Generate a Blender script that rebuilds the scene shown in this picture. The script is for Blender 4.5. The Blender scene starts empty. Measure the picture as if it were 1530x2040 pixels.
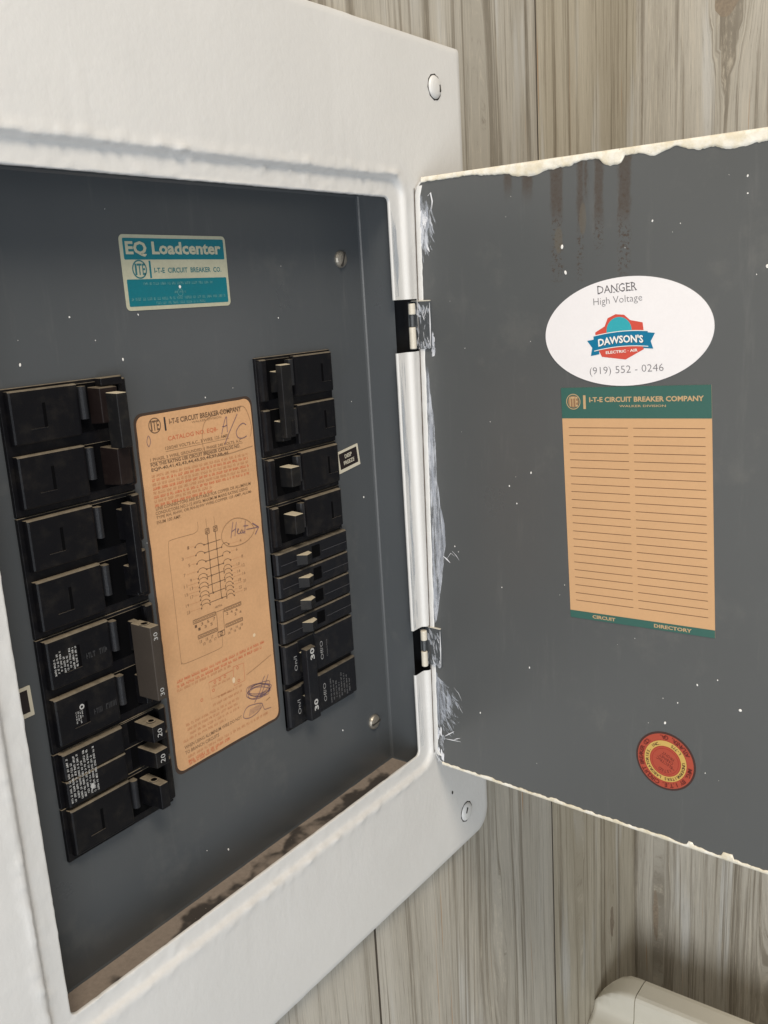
import bpy, bmesh, math, random
from mathutils import Vector, Matrix, noise

S = 0.01            # everything below is measured in centimetres
rnd = random.Random(7)
scene = bpy.context.scene
col = scene.collection

# ------------------------------------------------------------------ camera
YAW, PIT, ROL = math.radians(53.066), math.radians(12.968), math.radians(-3.516)
fw = Vector((math.sin(YAW)*math.cos(PIT), math.cos(YAW)*math.cos(PIT), -math.sin(PIT)))
rt = Vector((math.cos(YAW), -math.sin(YAW), 0)); up = rt.cross(fw)
r2 = rt*math.cos(ROL) + up*math.sin(ROL); u2 = -rt*math.sin(ROL) + up*math.cos(ROL)
cam = bpy.data.cameras.new('camera'); camo = bpy.data.objects.new('camera', cam); col.objects.link(camo)
m = Matrix((r2, u2, -fw)).transposed().to_4x4()
m.translation = Vector((-9.611, -30.612, 30.494))*S
camo.matrix_world = m
cam.sensor_fit = 'HORIZONTAL'; cam.sensor_width = 36; cam.lens = 36*1834.8/1530
cam.clip_start = 0.01; cam.clip_end = 50
scene.camera = camo

# ------------------------------------------------------------------ world and lamps (indoor daylight: bounce, two soft sources, added side light)
w = bpy.data.worlds.new('World'); scene.world = w; w.use_nodes = True
bg = w.node_tree.nodes['Background']; bg.inputs[0].default_value = (0.96, 0.98, 1.0, 1); bg.inputs[1].default_value = 0.25
def area(name, loc, target, size, energy, colour):
    l = bpy.data.lights.new(name, 'AREA'); l.shape = 'RECTANGLE'; l.size, l.size_y = size[0]*S, size[1]*S
    l.energy = energy; l.color = colour
    o = bpy.data.objects.new(name, l); col.objects.link(o); o.location = Vector(loc)*S
    o.rotation_euler = (Vector(target)-Vector(loc)).to_track_quat('-Z', 'Y').to_euler()
    return o
area('ceiling_lamp', (-36, -80, 150), (28, 0, 25), (60, 50), 22, (1.0, 0.88, 0.73))
area('window_light', (-110, -130, -20), (26, -3, 8), (90, 100), 16, (0.86, 0.93, 1.0))
area('side_sheen_light', (-150, -38, 5), (34, -14, 14), (60, 110), 10, (1.0, 0.98, 0.96))  # added at the left for the sheen on the door
vs = scene.view_settings
vs.view_transform = 'Standard'; vs.look = 'None'; vs.exposure = 0.0; vs.gamma = 1.0; vs.use_curve_mapping = False

# ------------------------------------------------------------------ materials
MATS = {}
def newmat(name):
    m = bpy.data.materials.new(name); m.use_nodes = True; MATS[name] = m
    nt = m.node_tree; return m, nt, nt.nodes['Principled BSDF']
def N(nt, typ, **kw):
    n = nt.nodes.new(typ)
    for k, v in kw.items():
        if k.startswith('i_'):
            key = k[2:]; key = int(key) if key.isdigit() else key
            n.inputs[key].default_value = v
        else: setattr(n, k, v)
    return n
def link(nt, a, b): nt.links.new(a, b)
def mth(nt, op, a, b=None, c=None, clamp=False):
    n = nt.nodes.new('ShaderNodeMath'); n.operation = op; n.use_clamp = clamp
    for i, v in enumerate((a, b, c)):
        if v is None: continue
        if isinstance(v, (int, float)): n.inputs[i].default_value = v
        else: nt.links.new(v, n.inputs[i])
    return n.outputs[0]
def smooth(nt, x, a, b):
    n = nt.nodes.new('ShaderNodeMapRange'); n.interpolation_type = 'SMOOTHSTEP'
    nt.links.new(x, n.inputs[0]); n.inputs[1].default_value = a; n.inputs[2].default_value = b
    return n.outputs[0]
def mixc(nt, f, a, b):
    n = nt.nodes.new('ShaderNodeMix'); n.data_type = 'RGBA'
    for sock, v in ((n.inputs[0], f), (n.inputs[6], a), (n.inputs[7], b)):
        if isinstance(v, (int, float)): sock.default_value = v
        elif isinstance(v, tuple): sock.default_value = v if len(v) == 4 else (*v, 1)
        else: nt.links.new(v, sock)
    return n.outputs[2]
def ntex(nt, vec, scale, detail=3, rough=.5, dim='3D'):
    n = nt.nodes.new('ShaderNodeTexNoise'); n.noise_dimensions = dim
    n.inputs['Scale'].default_value = scale; n.inputs['Detail'].default_value = detail; n.inputs['Roughness'].default_value = rough
    if vec is not None: nt.links.new(vec, n.inputs['Vector'])
    return n.outputs[0]
def objco(nt, scale=None):
    t = nt.nodes.new('ShaderNodeTexCoord'); o = t.outputs['Object']
    if scale:
        mp = nt.nodes.new('ShaderNodeMapping'); mp.inputs['Scale'].default_value = scale; nt.links.new(o, mp.inputs['Vector']); o = mp.outputs[0]
    return o
def bump(nt, b, h, strength, dist):
    n = nt.nodes.new('ShaderNodeBump'); n.inputs['Strength'].default_value = strength; n.inputs['Distance'].default_value = dist
    nt.links.new(h, n.inputs['Height']); nt.links.new(n.outputs[0], b.inputs['Normal'])
def simple(name, c, rough=.5, var=.12, scale=90, metallic=0, bmp=0, spec=.5):
    m, nt, b = newmat(name)
    co = objco(nt); n = ntex(nt, co, scale, 4)
    f = mth(nt, 'MULTIPLY_ADD', n, 2*var, 1-var)
    vm = nt.nodes.new('ShaderNodeVectorMath'); vm.operation = 'SCALE'; vm.inputs[0].default_value = c; nt.links.new(f, vm.inputs['Scale'])
    link(nt, vm.outputs[0], b.inputs['Base Color'])
    b.inputs['Roughness'].default_value = rough; b.inputs['Metallic'].default_value = metallic
    b.inputs['Specular IOR Level'].default_value = spec
    if bmp: bump(nt, b, ntex(nt, co, scale*4, 3), bmp, .0006)
    return m

# white wall-paint brushed over the steel cover
m, nt, b = newmat('white_paint')
co = objco(nt); n1 = ntex(nt, co, 14, 4); n2 = ntex(nt, co, 320, 3); n3 = ntex(nt, objco(nt, (1, 1, .12)), 600, 2)
big = ntex(nt, co, 60, 3)
c = mixc(nt, smooth(nt, n1, .3, .75), (.64, .638, .625), (.675, .673, .66))
c = mixc(nt, mth(nt, 'MULTIPLY', smooth(nt, ntex(nt, objco(nt, (1, 1, .3)), 110, 5, .7), .62, .78), .16), c, (.53, .52, .495))
link(nt, c, b.inputs['Base Color'])
link(nt, mth(nt, 'MULTIPLY_ADD', n1, .25, .28), b.inputs['Roughness'])
h = mth(nt, 'ADD', mth(nt, 'MULTIPLY', n2, .4), mth(nt, 'ADD', mth(nt, 'MULTIPLY', n3, .08), mth(nt, 'MULTIPLY', big, .8)))
bump(nt, b, h, .35, .0009)
# thick old ivory paint at door edges
m, nt, b = newmat('ivory_paint')
co = objco(nt); n1 = ntex(nt, co, 120, 5, .65); n2 = ntex(nt, co, 420, 4)
c = mixc(nt, smooth(nt, n1, .35, .65), (.80, .775, .70), (.68, .62, .48))
c = mixc(nt, smooth(nt, ntex(nt, co, 260, 4, .7), .66, .74), c, (.30, .23, .15))
link(nt, c, b.inputs['Base Color']); b.inputs['Roughness'].default_value = .2
bump(nt, b, mth(nt, 'ADD', n1, mth(nt, 'MULTIPLY', n2, .4)), .4, .0012)
simple('ivory_smooth', (.64, .60, .51), .35, .08, 200, bmp=.3)
# grey enamel
def enamel(name, c1, c2, rough):
    m, nt, b = newmat(name); co = objco(nt)
    n1 = ntex(nt, co, 9, 4); wipe = ntex(nt, objco(nt, (1, 1, .12)), 130, 5, .7)
    c = mixc(nt, n1, c1, c2)
    c = mixc(nt, mth(nt, 'MULTIPLY', smooth(nt, wipe, .55, .8), .10), c, (.30, .29, .27))
    c = mixc(nt, mth(nt, 'MULTIPLY', smooth(nt, ntex(nt, co, 22, 6, .7), .56, .72), .07), c, (.34, .32, .28))
    link(nt, c, b.inputs['Base Color'])
    link(nt, mth(nt, 'MULTIPLY_ADD', ntex(nt, co, 14, 6, .7), .34, rough-.17), b.inputs['Roughness'])
    bump(nt, b, ntex(nt, co, 700, 2), .06, .0003)
    return m, nt, b, co
enamel('grey_enamel', (.064, .071, .077), (.081, .088, .094), .33)
# door enamel with rust runs below the top edge (uv = s, z in decimetres)
m, nt, b, co = enamel('door_enamel', (.080, .085, .087), (.096, .101, .102), .33)
uvn = N(nt, 'ShaderNodeUVMap'); sp = N(nt, 'ShaderNodeSeparateXYZ'); link(nt, uvn.outputs[0], sp.inputs[0])
su, zu = mth(nt, 'MULTIPLY', sp.outputs[0], 10), mth(nt, 'MULTIPLY', sp.outputs[1], 10)
mpv = N(nt, 'ShaderNodeMapping'); mpv.inputs['Scale'].default_value = (1, .35, 1); link(nt, uvn.outputs[0], mpv.inputs['Vector'])
edge = ntex(nt, mpv.outputs[0], 30, 6, .75); blot = ntex(nt, uvn.outputs[0], 55, 5, .75); mid = ntex(nt, mpv.outputs[0], 9, 3)
rust = None
for sc, wd, zs, ze in ((8.85, .30, 34.7, 31.0), (10.15, .15, 34.2, 31.0), (11.12, .22, 34.4, 32.4), (12.45, .30, 34.4, 31.2), (10.45, .08, 35.6, 34.8), (6.05, .2, 36.3, 36.0), (7.2, .28, 36.0, 35.7)):
    d = mth(nt, 'ABSOLUTE', mth(nt, 'SUBTRACT', mth(nt, 'ADD', su, mth(nt, 'MULTIPLY', mth(nt, 'SUBTRACT', edge, .5), .5)), sc))
    a = smooth(nt, d, wd+.12, wd-.10)
    up_ = smooth(nt, zu, zs-1.3, zs+.1)
    lo = mth(nt, 'MULTIPLY', smooth(nt, zu, ze-.5, ze+.6), smooth(nt, blot, .50, .60))
    k = mth(nt, 'MULTIPLY', a, mth(nt, 'MAXIMUM', mth(nt, 'MULTIPLY', up_, mth(nt, 'MULTIPLY_ADD', blot, 1.1, .2)), lo))
    rust = k if rust is None else mth(nt, 'MAXIMUM', rust, k)
base = b.inputs['Base Color'].links[0].from_socket
c = mixc(nt, mth(nt, 'MULTIPLY', rust, .95, clamp=True), base, (.058, .042, .031))
for s_, z_, rs, rz in ((8.95, 33.0, .26, .75), (10.28, 33.9, .22, .85)):
    ds = mth(nt, 'DIVIDE', mth(nt, 'SUBTRACT', su, s_), rs); dz = mth(nt, 'DIVIDE', mth(nt, 'SUBTRACT', zu, z_), rz)
    rr_ = mth(nt, 'ADD', mth(nt, 'MULTIPLY', ds, ds), mth(nt, 'MULTIPLY', dz, dz))
    c = mixc(nt, mth(nt, 'MULTIPLY', smooth(nt, mth(nt, 'ADD', rr_, mth(nt, 'SUBTRACT', edge, .5)), 1.0, .5), .6), c, (.115, .10, .078))
link(nt, c, b.inputs['Base Color'])
rsock = b.inputs['Roughness'].links[0].from_socket
link(nt, mth(nt, 'MULTIPLY_ADD', rust, .3, rsock), b.inputs['Roughness'])
# black moulded plastic, dusty on top
def plastic(name, c, rough, dust=.75, dc=(.34, .29, .215)):
    m, nt, b = newmat(name); co = objco(nt)
    g = N(nt, 'ShaderNodeNewGeometry'); s2 = N(nt, 'ShaderNodeSeparateXYZ'); link(nt, g.outputs['Normal'], s2.inputs[0])
    up_ = smooth(nt, s2.outputs[2], .45, .85)
    f = mth(nt, 'MULTIPLY', up_, mth(nt, 'MULTIPLY_ADD', ntex(nt, co, 260, 5, .7), .9, dust-.45), clamp=True)
    film = mth(nt, 'MULTIPLY', smooth(nt, ntex(nt, co, 130, 5, .65), .45, .8), .035)
    link(nt, mixc(nt, mth(nt, 'ADD', f, film, clamp=True), c, dc), b.inputs['Base Color'])
    b.inputs['Specular IOR Level'].default_value = .20
    link(nt, mth(nt, 'MULTIPLY_ADD', f, .4, rough), b.inputs['Roughness'])
    bump(nt, b, ntex(nt, co, 1500, 2), .12, .0003)
plastic('black_plastic', (.0042, .0042, .0056), .42, .62)
plastic('handle_plastic', (.0085, .0085, .0092), .5, 1.1, (.55, .49, .37))
plastic('charcoal_plastic', (.0085, .009, .0115), .44, .4)
plastic('hump_plastic', (.018, .019, .022), .30, .5)
plastic('brown_plastic', (.050, .041, .034), .5)
plastic('maroon_plastic', (.010, .006, .0056), .55, .4)
simple('bay_black', (.0015, .0015, .002), .8, .1, spec=.08)
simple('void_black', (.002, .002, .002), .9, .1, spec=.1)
simple('tub_steel', (.02, .02, .022), .6, .2)
# dusty ledge
m, nt, b = newmat('dusty_ledge'); co = objco(nt)
n1 = ntex(nt, co, 26, 4, .55); n2 = ntex(nt, co, 480, 4, .7)
s2 = N(nt, 'ShaderNodeSeparateXYZ'); link(nt, co, s2.inputs[0])
front = smooth(nt, mth(nt, 'ADD', s2.outputs[1], mth(nt, 'MULTIPLY', mth(nt, 'SUBTRACT', n1, .5), .075)), .0160, .0105)
c = mixc(nt, n2, (.185, .153, .125), (.31, .26, .22))
c = mixc(nt, mth(nt, 'MULTIPLY', front, mth(nt, 'MULTIPLY', smooth(nt, ntex(nt, co, 30, 4, .55), .34, .46), .95)), c, (.035, .030, .027))
c = mixc(nt, smooth(nt, ntex(nt, co, 900, 3), .72, .78), c, (.35, .31, .26))
link(nt, c, b.inputs['Base Color']); b.inputs['Roughness'].default_value = .9
bump(nt, b, n2, .4, .0006)
simple('screw_metal', (.36, .33, .28), .42, .3, 400, metallic=.7)
simple('slot_dark', (.03, .026, .022), .8)
simple('seam_tan', (.26, .23, .17), .7)
simple('plank_edge_shade', (.085, .07, .052), .8, .3, 200)
simple('gap_shade_brown', (.10, .075, .055), .8, .3, 200)
# stickers and print
def paper(name, c, rough=.6, var=.05, spec=.4):
    m, nt, b = newmat(name); co = objco(nt)
    n1 = ntex(nt, co, 38, 6, .68); n2 = ntex(nt, co, 700, 3)
    f = mth(nt, 'ADD', mth(nt, 'MULTIPLY_ADD', n1, 2*var, 1-1.5*var), mth(nt, 'MULTIPLY', n2, var))
    vm = nt.nodes.new('ShaderNodeVectorMath'); vm.operation = 'SCALE'; vm.inputs[0].default_value = c; nt.links.new(f, vm.inputs['Scale'])
    link(nt, vm.outputs[0], b.inputs['Base Color']); b.inputs['Roughness'].default_value = rough
    b.inputs['Specular IOR Level'].default_value = spec
    bump(nt, b, n1, .08, .002)
for nm, c, ro in (('sticker_white', (.80, .78, .79), .4), ('ink_black', (.035, .03, .03), .6), ('ink_grey', (.16, .15, .16), .6), ('ink_softgrey', (.11, .10, .105), .6),
                  ('logo_red', (.58, .075, .05), .45), ('logo_blue', (.0, .16, .30), .45), ('logo_teal', (.03, .36, .42), .45), ('logo_white', (.82, .80, .76), .45), ('logo_shadow', (.02, .05, .09), .5),
                  ('card_buff', (.58, .35, .18), .65), ('card_green', (.035, .115, .095), .5), ('card_gold', (.50, .34, .18), .55), ('rule_brown', (.17, .085, .04), .7),
                  ('label_buff', (.62, .36, .185), .6), ('label_residue', (.055, .035, .025), .8), ('ink_brown', (.155, .09, .05), .7), ('ink_faded', (.27, .155, .08), .7), ('ink_red', (.56, .16, .07), .7), ('ink_pale', (.50, .235, .11), .7), ('pen_violet', (.15, .095, .14), .7), ('label_spot', (.75, .58, .38), .6),
                  ('plate_teal', (.004, .15, .19), .4), ('plate_cream', (.45, .445, .33), .4), ('plate_ink', (.03, .15, .17), .5), ('plate_pale', (.09, .25, .26), .5), ('plate_ghost', (.16, .27, .25), .5),
                  ('tape_black', (.018, .012, .012), .4), ('tape_cream', (.62, .58, .47), .5),
                  ('seal_orange', (.38, .062, .034), .45), ('seal_yellow', (.55, .37, .10), .45), ('seal_dark', (.055, .022, .018), .5), ('seal_ink', (.12, .014, .011), .5), ('seal_line', (.33, .03, .02), .5),
                  ('mark_white', (.46, .46, .45), .5), ('mark_grey', (.15, .15, .155), .5), ('mark_dim', (.03, .03, .032), .5), ('mark_mid', (.30, .30, .30), .5), ('tandem_line', (.10, .10, .11), .5)):
    paper(nm, c, ro, .20 if nm in ('label_buff', 'plate_teal', 'plate_cream') else .07 if 'card' in nm else .05)
# translucent brushed paint
def smear(name, c, alpha, streak):
    m, nt, b = newmat(name); co = objco(nt, streak)
    n1 = ntex(nt, co, 400, 4, .65)
    b.inputs['Base Color'].default_value = (*c, 1); b.inputs['Roughness'].default_value = .4
    link(nt, mth(nt, 'MULTIPLY', smooth(nt, n1, .35, .65), alpha), b.inputs['Alpha'])
smear('smear_film', (.50, .54, .62), .65, (1, 1, .05))
smear('rim_smear_shade', (.42, .47, .53), .55, (1, 1, .05))  # smeared paint, tinted grey-blue for the shade of the turned rim too
smear('smear_stroke', (.66, .69, .75), .75, (1, 1, .2))
smear('smear_soft', (.62, .66, .73), .5, (1, 1, .3))
simple('speck_white', (.82, .81, .78), .4, .05)
simple('stroke_white', (.72, .73, .76), .4, .08)
simple('shell_ivory', (.66, .63, .54), .45, .04, 60, bmp=.1)
simple('shell_cream', (.58, .545, .46), .45, .04, 60, bmp=.1)
# wood look planks
def wood(name, lights, dark, warm):
    m, nt, b = newmat(name)
    uvn = N(nt, 'ShaderNodeUVMap'); oi = N(nt, 'ShaderNodeObjectInfo')
    sp = N(nt, 'ShaderNodeSeparateXYZ'); link(nt, uvn.outputs[0], sp.inputs[0])
    u = mth(nt, 'MULTIPLY', sp.outputs[0], 100); v = mth(nt, 'MULTIPLY', sp.outputs[1], 100)
    seed = mth(nt, 'MULTIPLY', oi.outputs['Random'], 91.7)
    def cv(fu, fv):
        cb = N(nt, 'ShaderNodeCombineXYZ'); link(nt, mth(nt, 'MULTIPLY', u, fu), cb.inputs[0]); link(nt, mth(nt, 'MULTIPLY', v, fv), cb.inputs[1]); link(nt, seed, cb.inputs[2]); return cb.outputs[0]
    tone = ntex(nt, cv(.3, .02), 1, 4, .6); band = ntex(nt, cv(1.1, .018), 1, 4, .6); line = ntex(nt, cv(3.6, .035), 1, 4, .65)
    fib = ntex(nt, cv(10, .26), 1, 6, .8); patch = ntex(nt, cv(.5, .05), 1, 2)
    c = mixc(nt, smooth(nt, tone, .3, .7), lights[0], lights[1])
    c = mixc(nt, mth(nt, 'MULTIPLY', smooth(nt, patch, .58, .72), .65), c, (.55, .55, .53))
    c = mixc(nt, mth(nt, 'MULTIPLY', smooth(nt, band, .49, .35), .68), c, dark)
    c = mixc(nt, mth(nt, 'MULTIPLY', smooth(nt, line, .43, .33), .64), c, dark)
    c = mixc(nt, mth(nt, 'MULTIPLY', smooth(nt, fib, .5, .68), .5), c, (.64, .585, .48))
    c = mixc(nt, mth(nt, 'MULTIPLY', smooth(nt, fib, .47, .32), .55), c, dark)
    st = mth(nt, 'MULTIPLY', smooth(nt, ntex(nt, cv(2.1, .03), 1.3, 2), .685, .72), smooth(nt, ntex(nt, cv(.4, .07), 1, 1), .5, .58))
    c = mixc(nt, mth(nt, 'MULTIPLY', st, .75), c, warm)
    link(nt, c, b.inputs['Base Color']); b.inputs['Roughness'].default_value = .5; b.inputs['Specular IOR Level'].default_value = .35
    bump(nt, b, mth(nt, 'ADD', fib, line), .25, .0008)
wood('wood_tan', ((.365, .325, .25), (.475, .435, .35)), (.15, .12, .08), (.33, .165, .06))
wood('wood_grey', ((.355, .33, .28), (.485, .46, .405)), (.145, .122, .09), (.36, .19, .08))
simple('knot_brown', (.24, .195, .145), .6, .4, 500)

# ------------------------------------------------------------------ mesh helpers
class MB:
    def __init__(s, fn=None): s.v = []; s.f = []; s.m = []; s.slots = []; s.fn = fn; s.uv = {}
    def mat(s, n):
        if n not in s.slots: s.slots.append(n)
        return s.slots.index(n)
    def add(s, vs_, fs, mat, raw=False):
        o = len(s.v); k = s.mat(mat)
        s.v += [tuple(s.fn(*p)) if (s.fn and not raw) else tuple(p) for p in vs_]
        s.f += [tuple(i+o for i in f) for f in fs]; s.m += [k]*len(fs)
        return o
    def box(s, a, b_, mat):
        x0, y0, z0 = a; x1, y1, z1 = b_
        s.add([(x0,y0,z0),(x1,y0,z0),(x1,y1,z0),(x0,y1,z0),(x0,y0,z1),(x1,y0,z1),(x1,y1,z1),(x0,y1,z1)],
              [(0,3,2,1),(4,5,6,7),(0,1,5,4),(1,2,6,5),(2,3,7,6),(3,0,4,7)], mat)
    def loft(s, loops, mat, cap0=False, cap1=False, closed=True):
        n = len(loops[0]); vs_ = [p for l in loops for p in l]; fs = []
        for i in range(len(loops)-1):
            for j in range(n if closed else n-1):
                k = (j+1) % n; fs.append((i*n+j, i*n+k, (i+1)*n+k, (i+1)*n+j))
        if cap0: fs.append(tuple(range(n-1, -1, -1)))
        if cap1: fs.append(tuple(range((len(loops)-1)*n, len(loops)*n)))
        s.add(vs_, fs, mat)
    def build(s, name, parent=None, smooth_=False, bevel=0, seg=2, uv=None, fixn=True):
        me = bpy.data.meshes.new(name); me.from_pydata([(a*S, b_*S, c*S) for a, b_, c in s.v], [], s.f)
        for n in s.slots: me.materials.append(MATS[n])
        me.polygons.foreach_set('material_index', s.m)
        if fixn:
            bm = bmesh.new(); bm.from_mesh(me); bmesh.ops.recalc_face_normals(bm, faces=bm.faces); bm.to_mesh(me); bm.free()
        if smooth_: me.polygons.foreach_set('use_smooth', [True]*len(me.polygons))
        if uv:
            l = me.uv_layers.new(name='UVMap')
            for lp in me.loops: l.data[lp.index].uv = uv[lp.vertex_index]
        me.update(); o = bpy.data.objects.new(name, me); col.objects.link(o); o.parent = parent
        if bevel:
            bv = o.modifiers.new('bevel', 'BEVEL'); bv.width = bevel*S; bv.segments = seg; bv.limit_method = 'ANGLE'; bv.angle_limit = math.radians(35)
            for p in me.polygons: p.use_smooth = True
            o.modifiers.new('wn', 'WEIGHTED_NORMAL')
        return o
def empty(name, loc=(0, 0, 0)):
    o = bpy.data.objects.new(name, None); col.objects.link(o); o.empty_display_size = .02; return o
def tag(o, label=None, cat=None, group=None, kind=None):
    for k, v in (('label', label), ('category', cat), ('group', group), ('kind', kind)):
        if v: o[k] = v
    return o
def rrect(x0, x1, z0, z1, r, n=6):
    pts = []
    for cx, cz, a0 in ((x1-r, z0+r, -90), (x1-r, z1-r, 0), (x0+r, z1-r, 90), (x0+r, z0+r, 180)):
        for i in range(n+1):
            a = math.radians(a0+90*i/n); pts.append((cx+r*math.cos(a), cz+r*math.sin(a)))
    return pts
def ellipse(cx, cz, a, b_, rot=0, n=72):
    c, s_ = math.cos(rot), math.sin(rot)
    return [(cx+a*math.cos(t)*c-b_*math.sin(t)*s_, cz+a*math.cos(t)*s_+b_*math.sin(t)*c) for t in (2*math.pi*i/n for i in range(n))]

# flat print: 2-D shapes laid in layers on a plane
_txt = {}
def textmesh(body, bold=0.0, shear=0.0):
    key = (body, bold, shear)
    if key in _txt: return _txt[key]
    cu = bpy.data.curves.new('t', 'FONT'); cu.body = body; cu.offset = bold; cu.resolution_u = 2; cu.shear = shear
    o = bpy.data.objects.new('t', cu); col.objects.link(o)
    bpy.context.view_layer.update()
    me = o.evaluated_get(bpy.context.evaluated_depsgraph_get()).to_mesh()
    vv = [(v.co.x, v.co.y) for v in me.vertices]; ff = [tuple(p.vertices) for p in me.polygons]
    bpy.data.objects.remove(o); bpy.data.curves.remove(cu)
    x0 = min(v[0] for v in vv); x1 = max(v[0] for v in vv); y0 = min(v[1] for v in vv); y1 = max(v[1] for v in vv)
    _txt[key] = (vv, ff, x0, x1, y0, y1); return _txt[key]
class Print(MB):
    """fn2(u, v, h) -> world; h is height above the surface in cm"""
    def __init__(s, fn2): super().__init__(fn2)
    def poly(s, pts, mat, h, thick=0):
        n = len(pts)
        if thick:
            s.loft([[(*p, h-thick) for p in pts], [(*p, h) for p in pts]], mat, cap1=True)
        else: s.add([(*p, h) for p in pts], [tuple(range(n))], mat)
    def rect(s, u0, u1, v0, v1, mat, h): s.poly([(u0, v0), (u1, v0), (u1, v1), (u0, v1)], mat, h)
    def line(s, pts, wd, mat, h, closed=False):
        P = [Vector(p) for p in pts]
        if closed: P.append(P[0])
        L, R_ = [], []
        for i, p in enumerate(P):
            a = P[max(i-1, 0)]; b_ = P[min(i+1, len(P)-1)]
            if closed and i in (0, len(P)-1): a, b_ = P[-2], P[1]
            d = (b_-a); d = d.normalized() if d.length else Vector((1, 0)); q = Vector((-d.y, d.x))*wd/2
            L.append((*(p+q), h)); R_.append((*(p-q), h))
        n = len(P); s.add(L+R_, [(i, i+1, n+i+1, n+i) for i in range(n-1)], mat)
    def curve(s, pts, wd, mat, h, closed=False, n=8):
        P = [Vector(p) for p in pts]; out = []; k = len(P)
        for i in range(k if closed else k-1):
            g = (lambda j: P[j % k]) if closed else (lambda j: P[max(0, min(k-1, j))])
            p0, p1, p2, p3 = g(i-1), g(i), g(i+1), g(i+2)
            for t in (j/n for j in range(n)):
                out.append(tuple(.5*((2*p1)+(p2-p0)*t+(2*p0-5*p1+4*p2-p3)*t*t+(3*p1-p0-3*p2+p3)*t**3)))
        if not closed: out.append(tuple(P[-1]))
        s.line(out, wd, mat, h, closed)
    def ring(s, cx, cz, r0, r1, mat, h, n=64):
        a = ellipse(cx, cz, r0, r0, 0, n); b_ = ellipse(cx, cz, r1, r1, 0, n)
        s.add([(*p, h) for p in a+b_], [(i, (i+1) % n, n+(i+1) % n, n+i) for i in range(n)], mat)
    def text(s, body, u0, u1, v0, v1, mat, h, bold=0.0, rot=0.0, shear=0.0, warp=None):
        vv, ff, x0, x1, y0, y1 = textmesh(body, bold, shear); cu, cv = (u0+u1)/2, (v0+v1)/2; c, q = math.cos(rot), math.sin(rot); out = []
        for x, y in vv:
            a = ((x-x0)/(x1-x0)-.5)*(u1-u0); b_ = ((y-y0)/(y1-y0)-.5)*(v1-v0)
            if warp: b_ += warp(a)
            out.append((cu+a*c-b_*q, cv+a*q+b_*c, h))
        s.add(out, ff, mat)
    def arctext(s, body, cx, cz, r, a0, a1, size, mat, h, inward=False, bold=.01):
        n = len(body)
        for i, ch in enumerate(body):
            if ch == ' ': continue
            a = math.radians(a0+(a1-a0)*(i+.5)/n); vv, ff, x0, x1, y0, y1 = textmesh(ch, bold)
            px, pz = cx+r*math.cos(a), cz+r*math.sin(a); rot = a-math.pi/2+(math.pi if inward else 0); c, q = math.cos(rot), math.sin(rot)
            k = size/.72; xm = (x0+x1)/2
            s.add([(px+(x-xm)*k*c-(y-.36)*k*q, pz+(x-xm)*k*q+(y-.36)*k*c, h) for x, y in vv], ff, mat)
    def scrawl(s, u0, u1, v, size, mat, h, gap=.3):
        """a line of print too small to read: short upright ticks grouped like words"""
        u = u0
        while u < u1:
            for _ in range(rnd.randint(2, 7)):
                wd = size*rnd.uniform(.35, .6); t = rnd.random()
                if u+wd > u1: break
                if t < .4: s.rect(u, u+wd*.3, v, v+size, mat, h); s.rect(u+wd*.3, u+wd*.8, v+size*rnd.choice((0, .4, .75)), v+size*rnd.choice((.25, .62, 1)), mat, h)
                elif t < .75: s.rect(u, u+wd*.8, v+size*.72, v+size, mat, h); s.rect(u+wd*.25, u+wd*.55, v, v+size*.72, mat, h)
                else: s.rect(u, u+wd*.28, v, v+size, mat, h); s.rect(u+wd*.55, u+wd*.82, v, v+size, mat, h)
                u += wd
            u += size*gap*2.2

D = 2.327                                         # depth of the dead front behind the cover's rim
TH = math.radians(87.442); DX, DY = -math.cos(TH), -math.sin(TH); XH, YH, LEAN, LEAN2 = 34.116, -.4, -.013, -.027
def door_pt(s_, z, h=0):                          # s along the door from the hinge, h towards the inside of the door
    return (XH+DX*s_+LEAN2*z*DY+h*DY, YH+DY*s_-LEAN2*z*DX-h*DX, z+LEAN*s_)
def df_pt(x, z, h=0): return (x, D-h, z)

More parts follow.
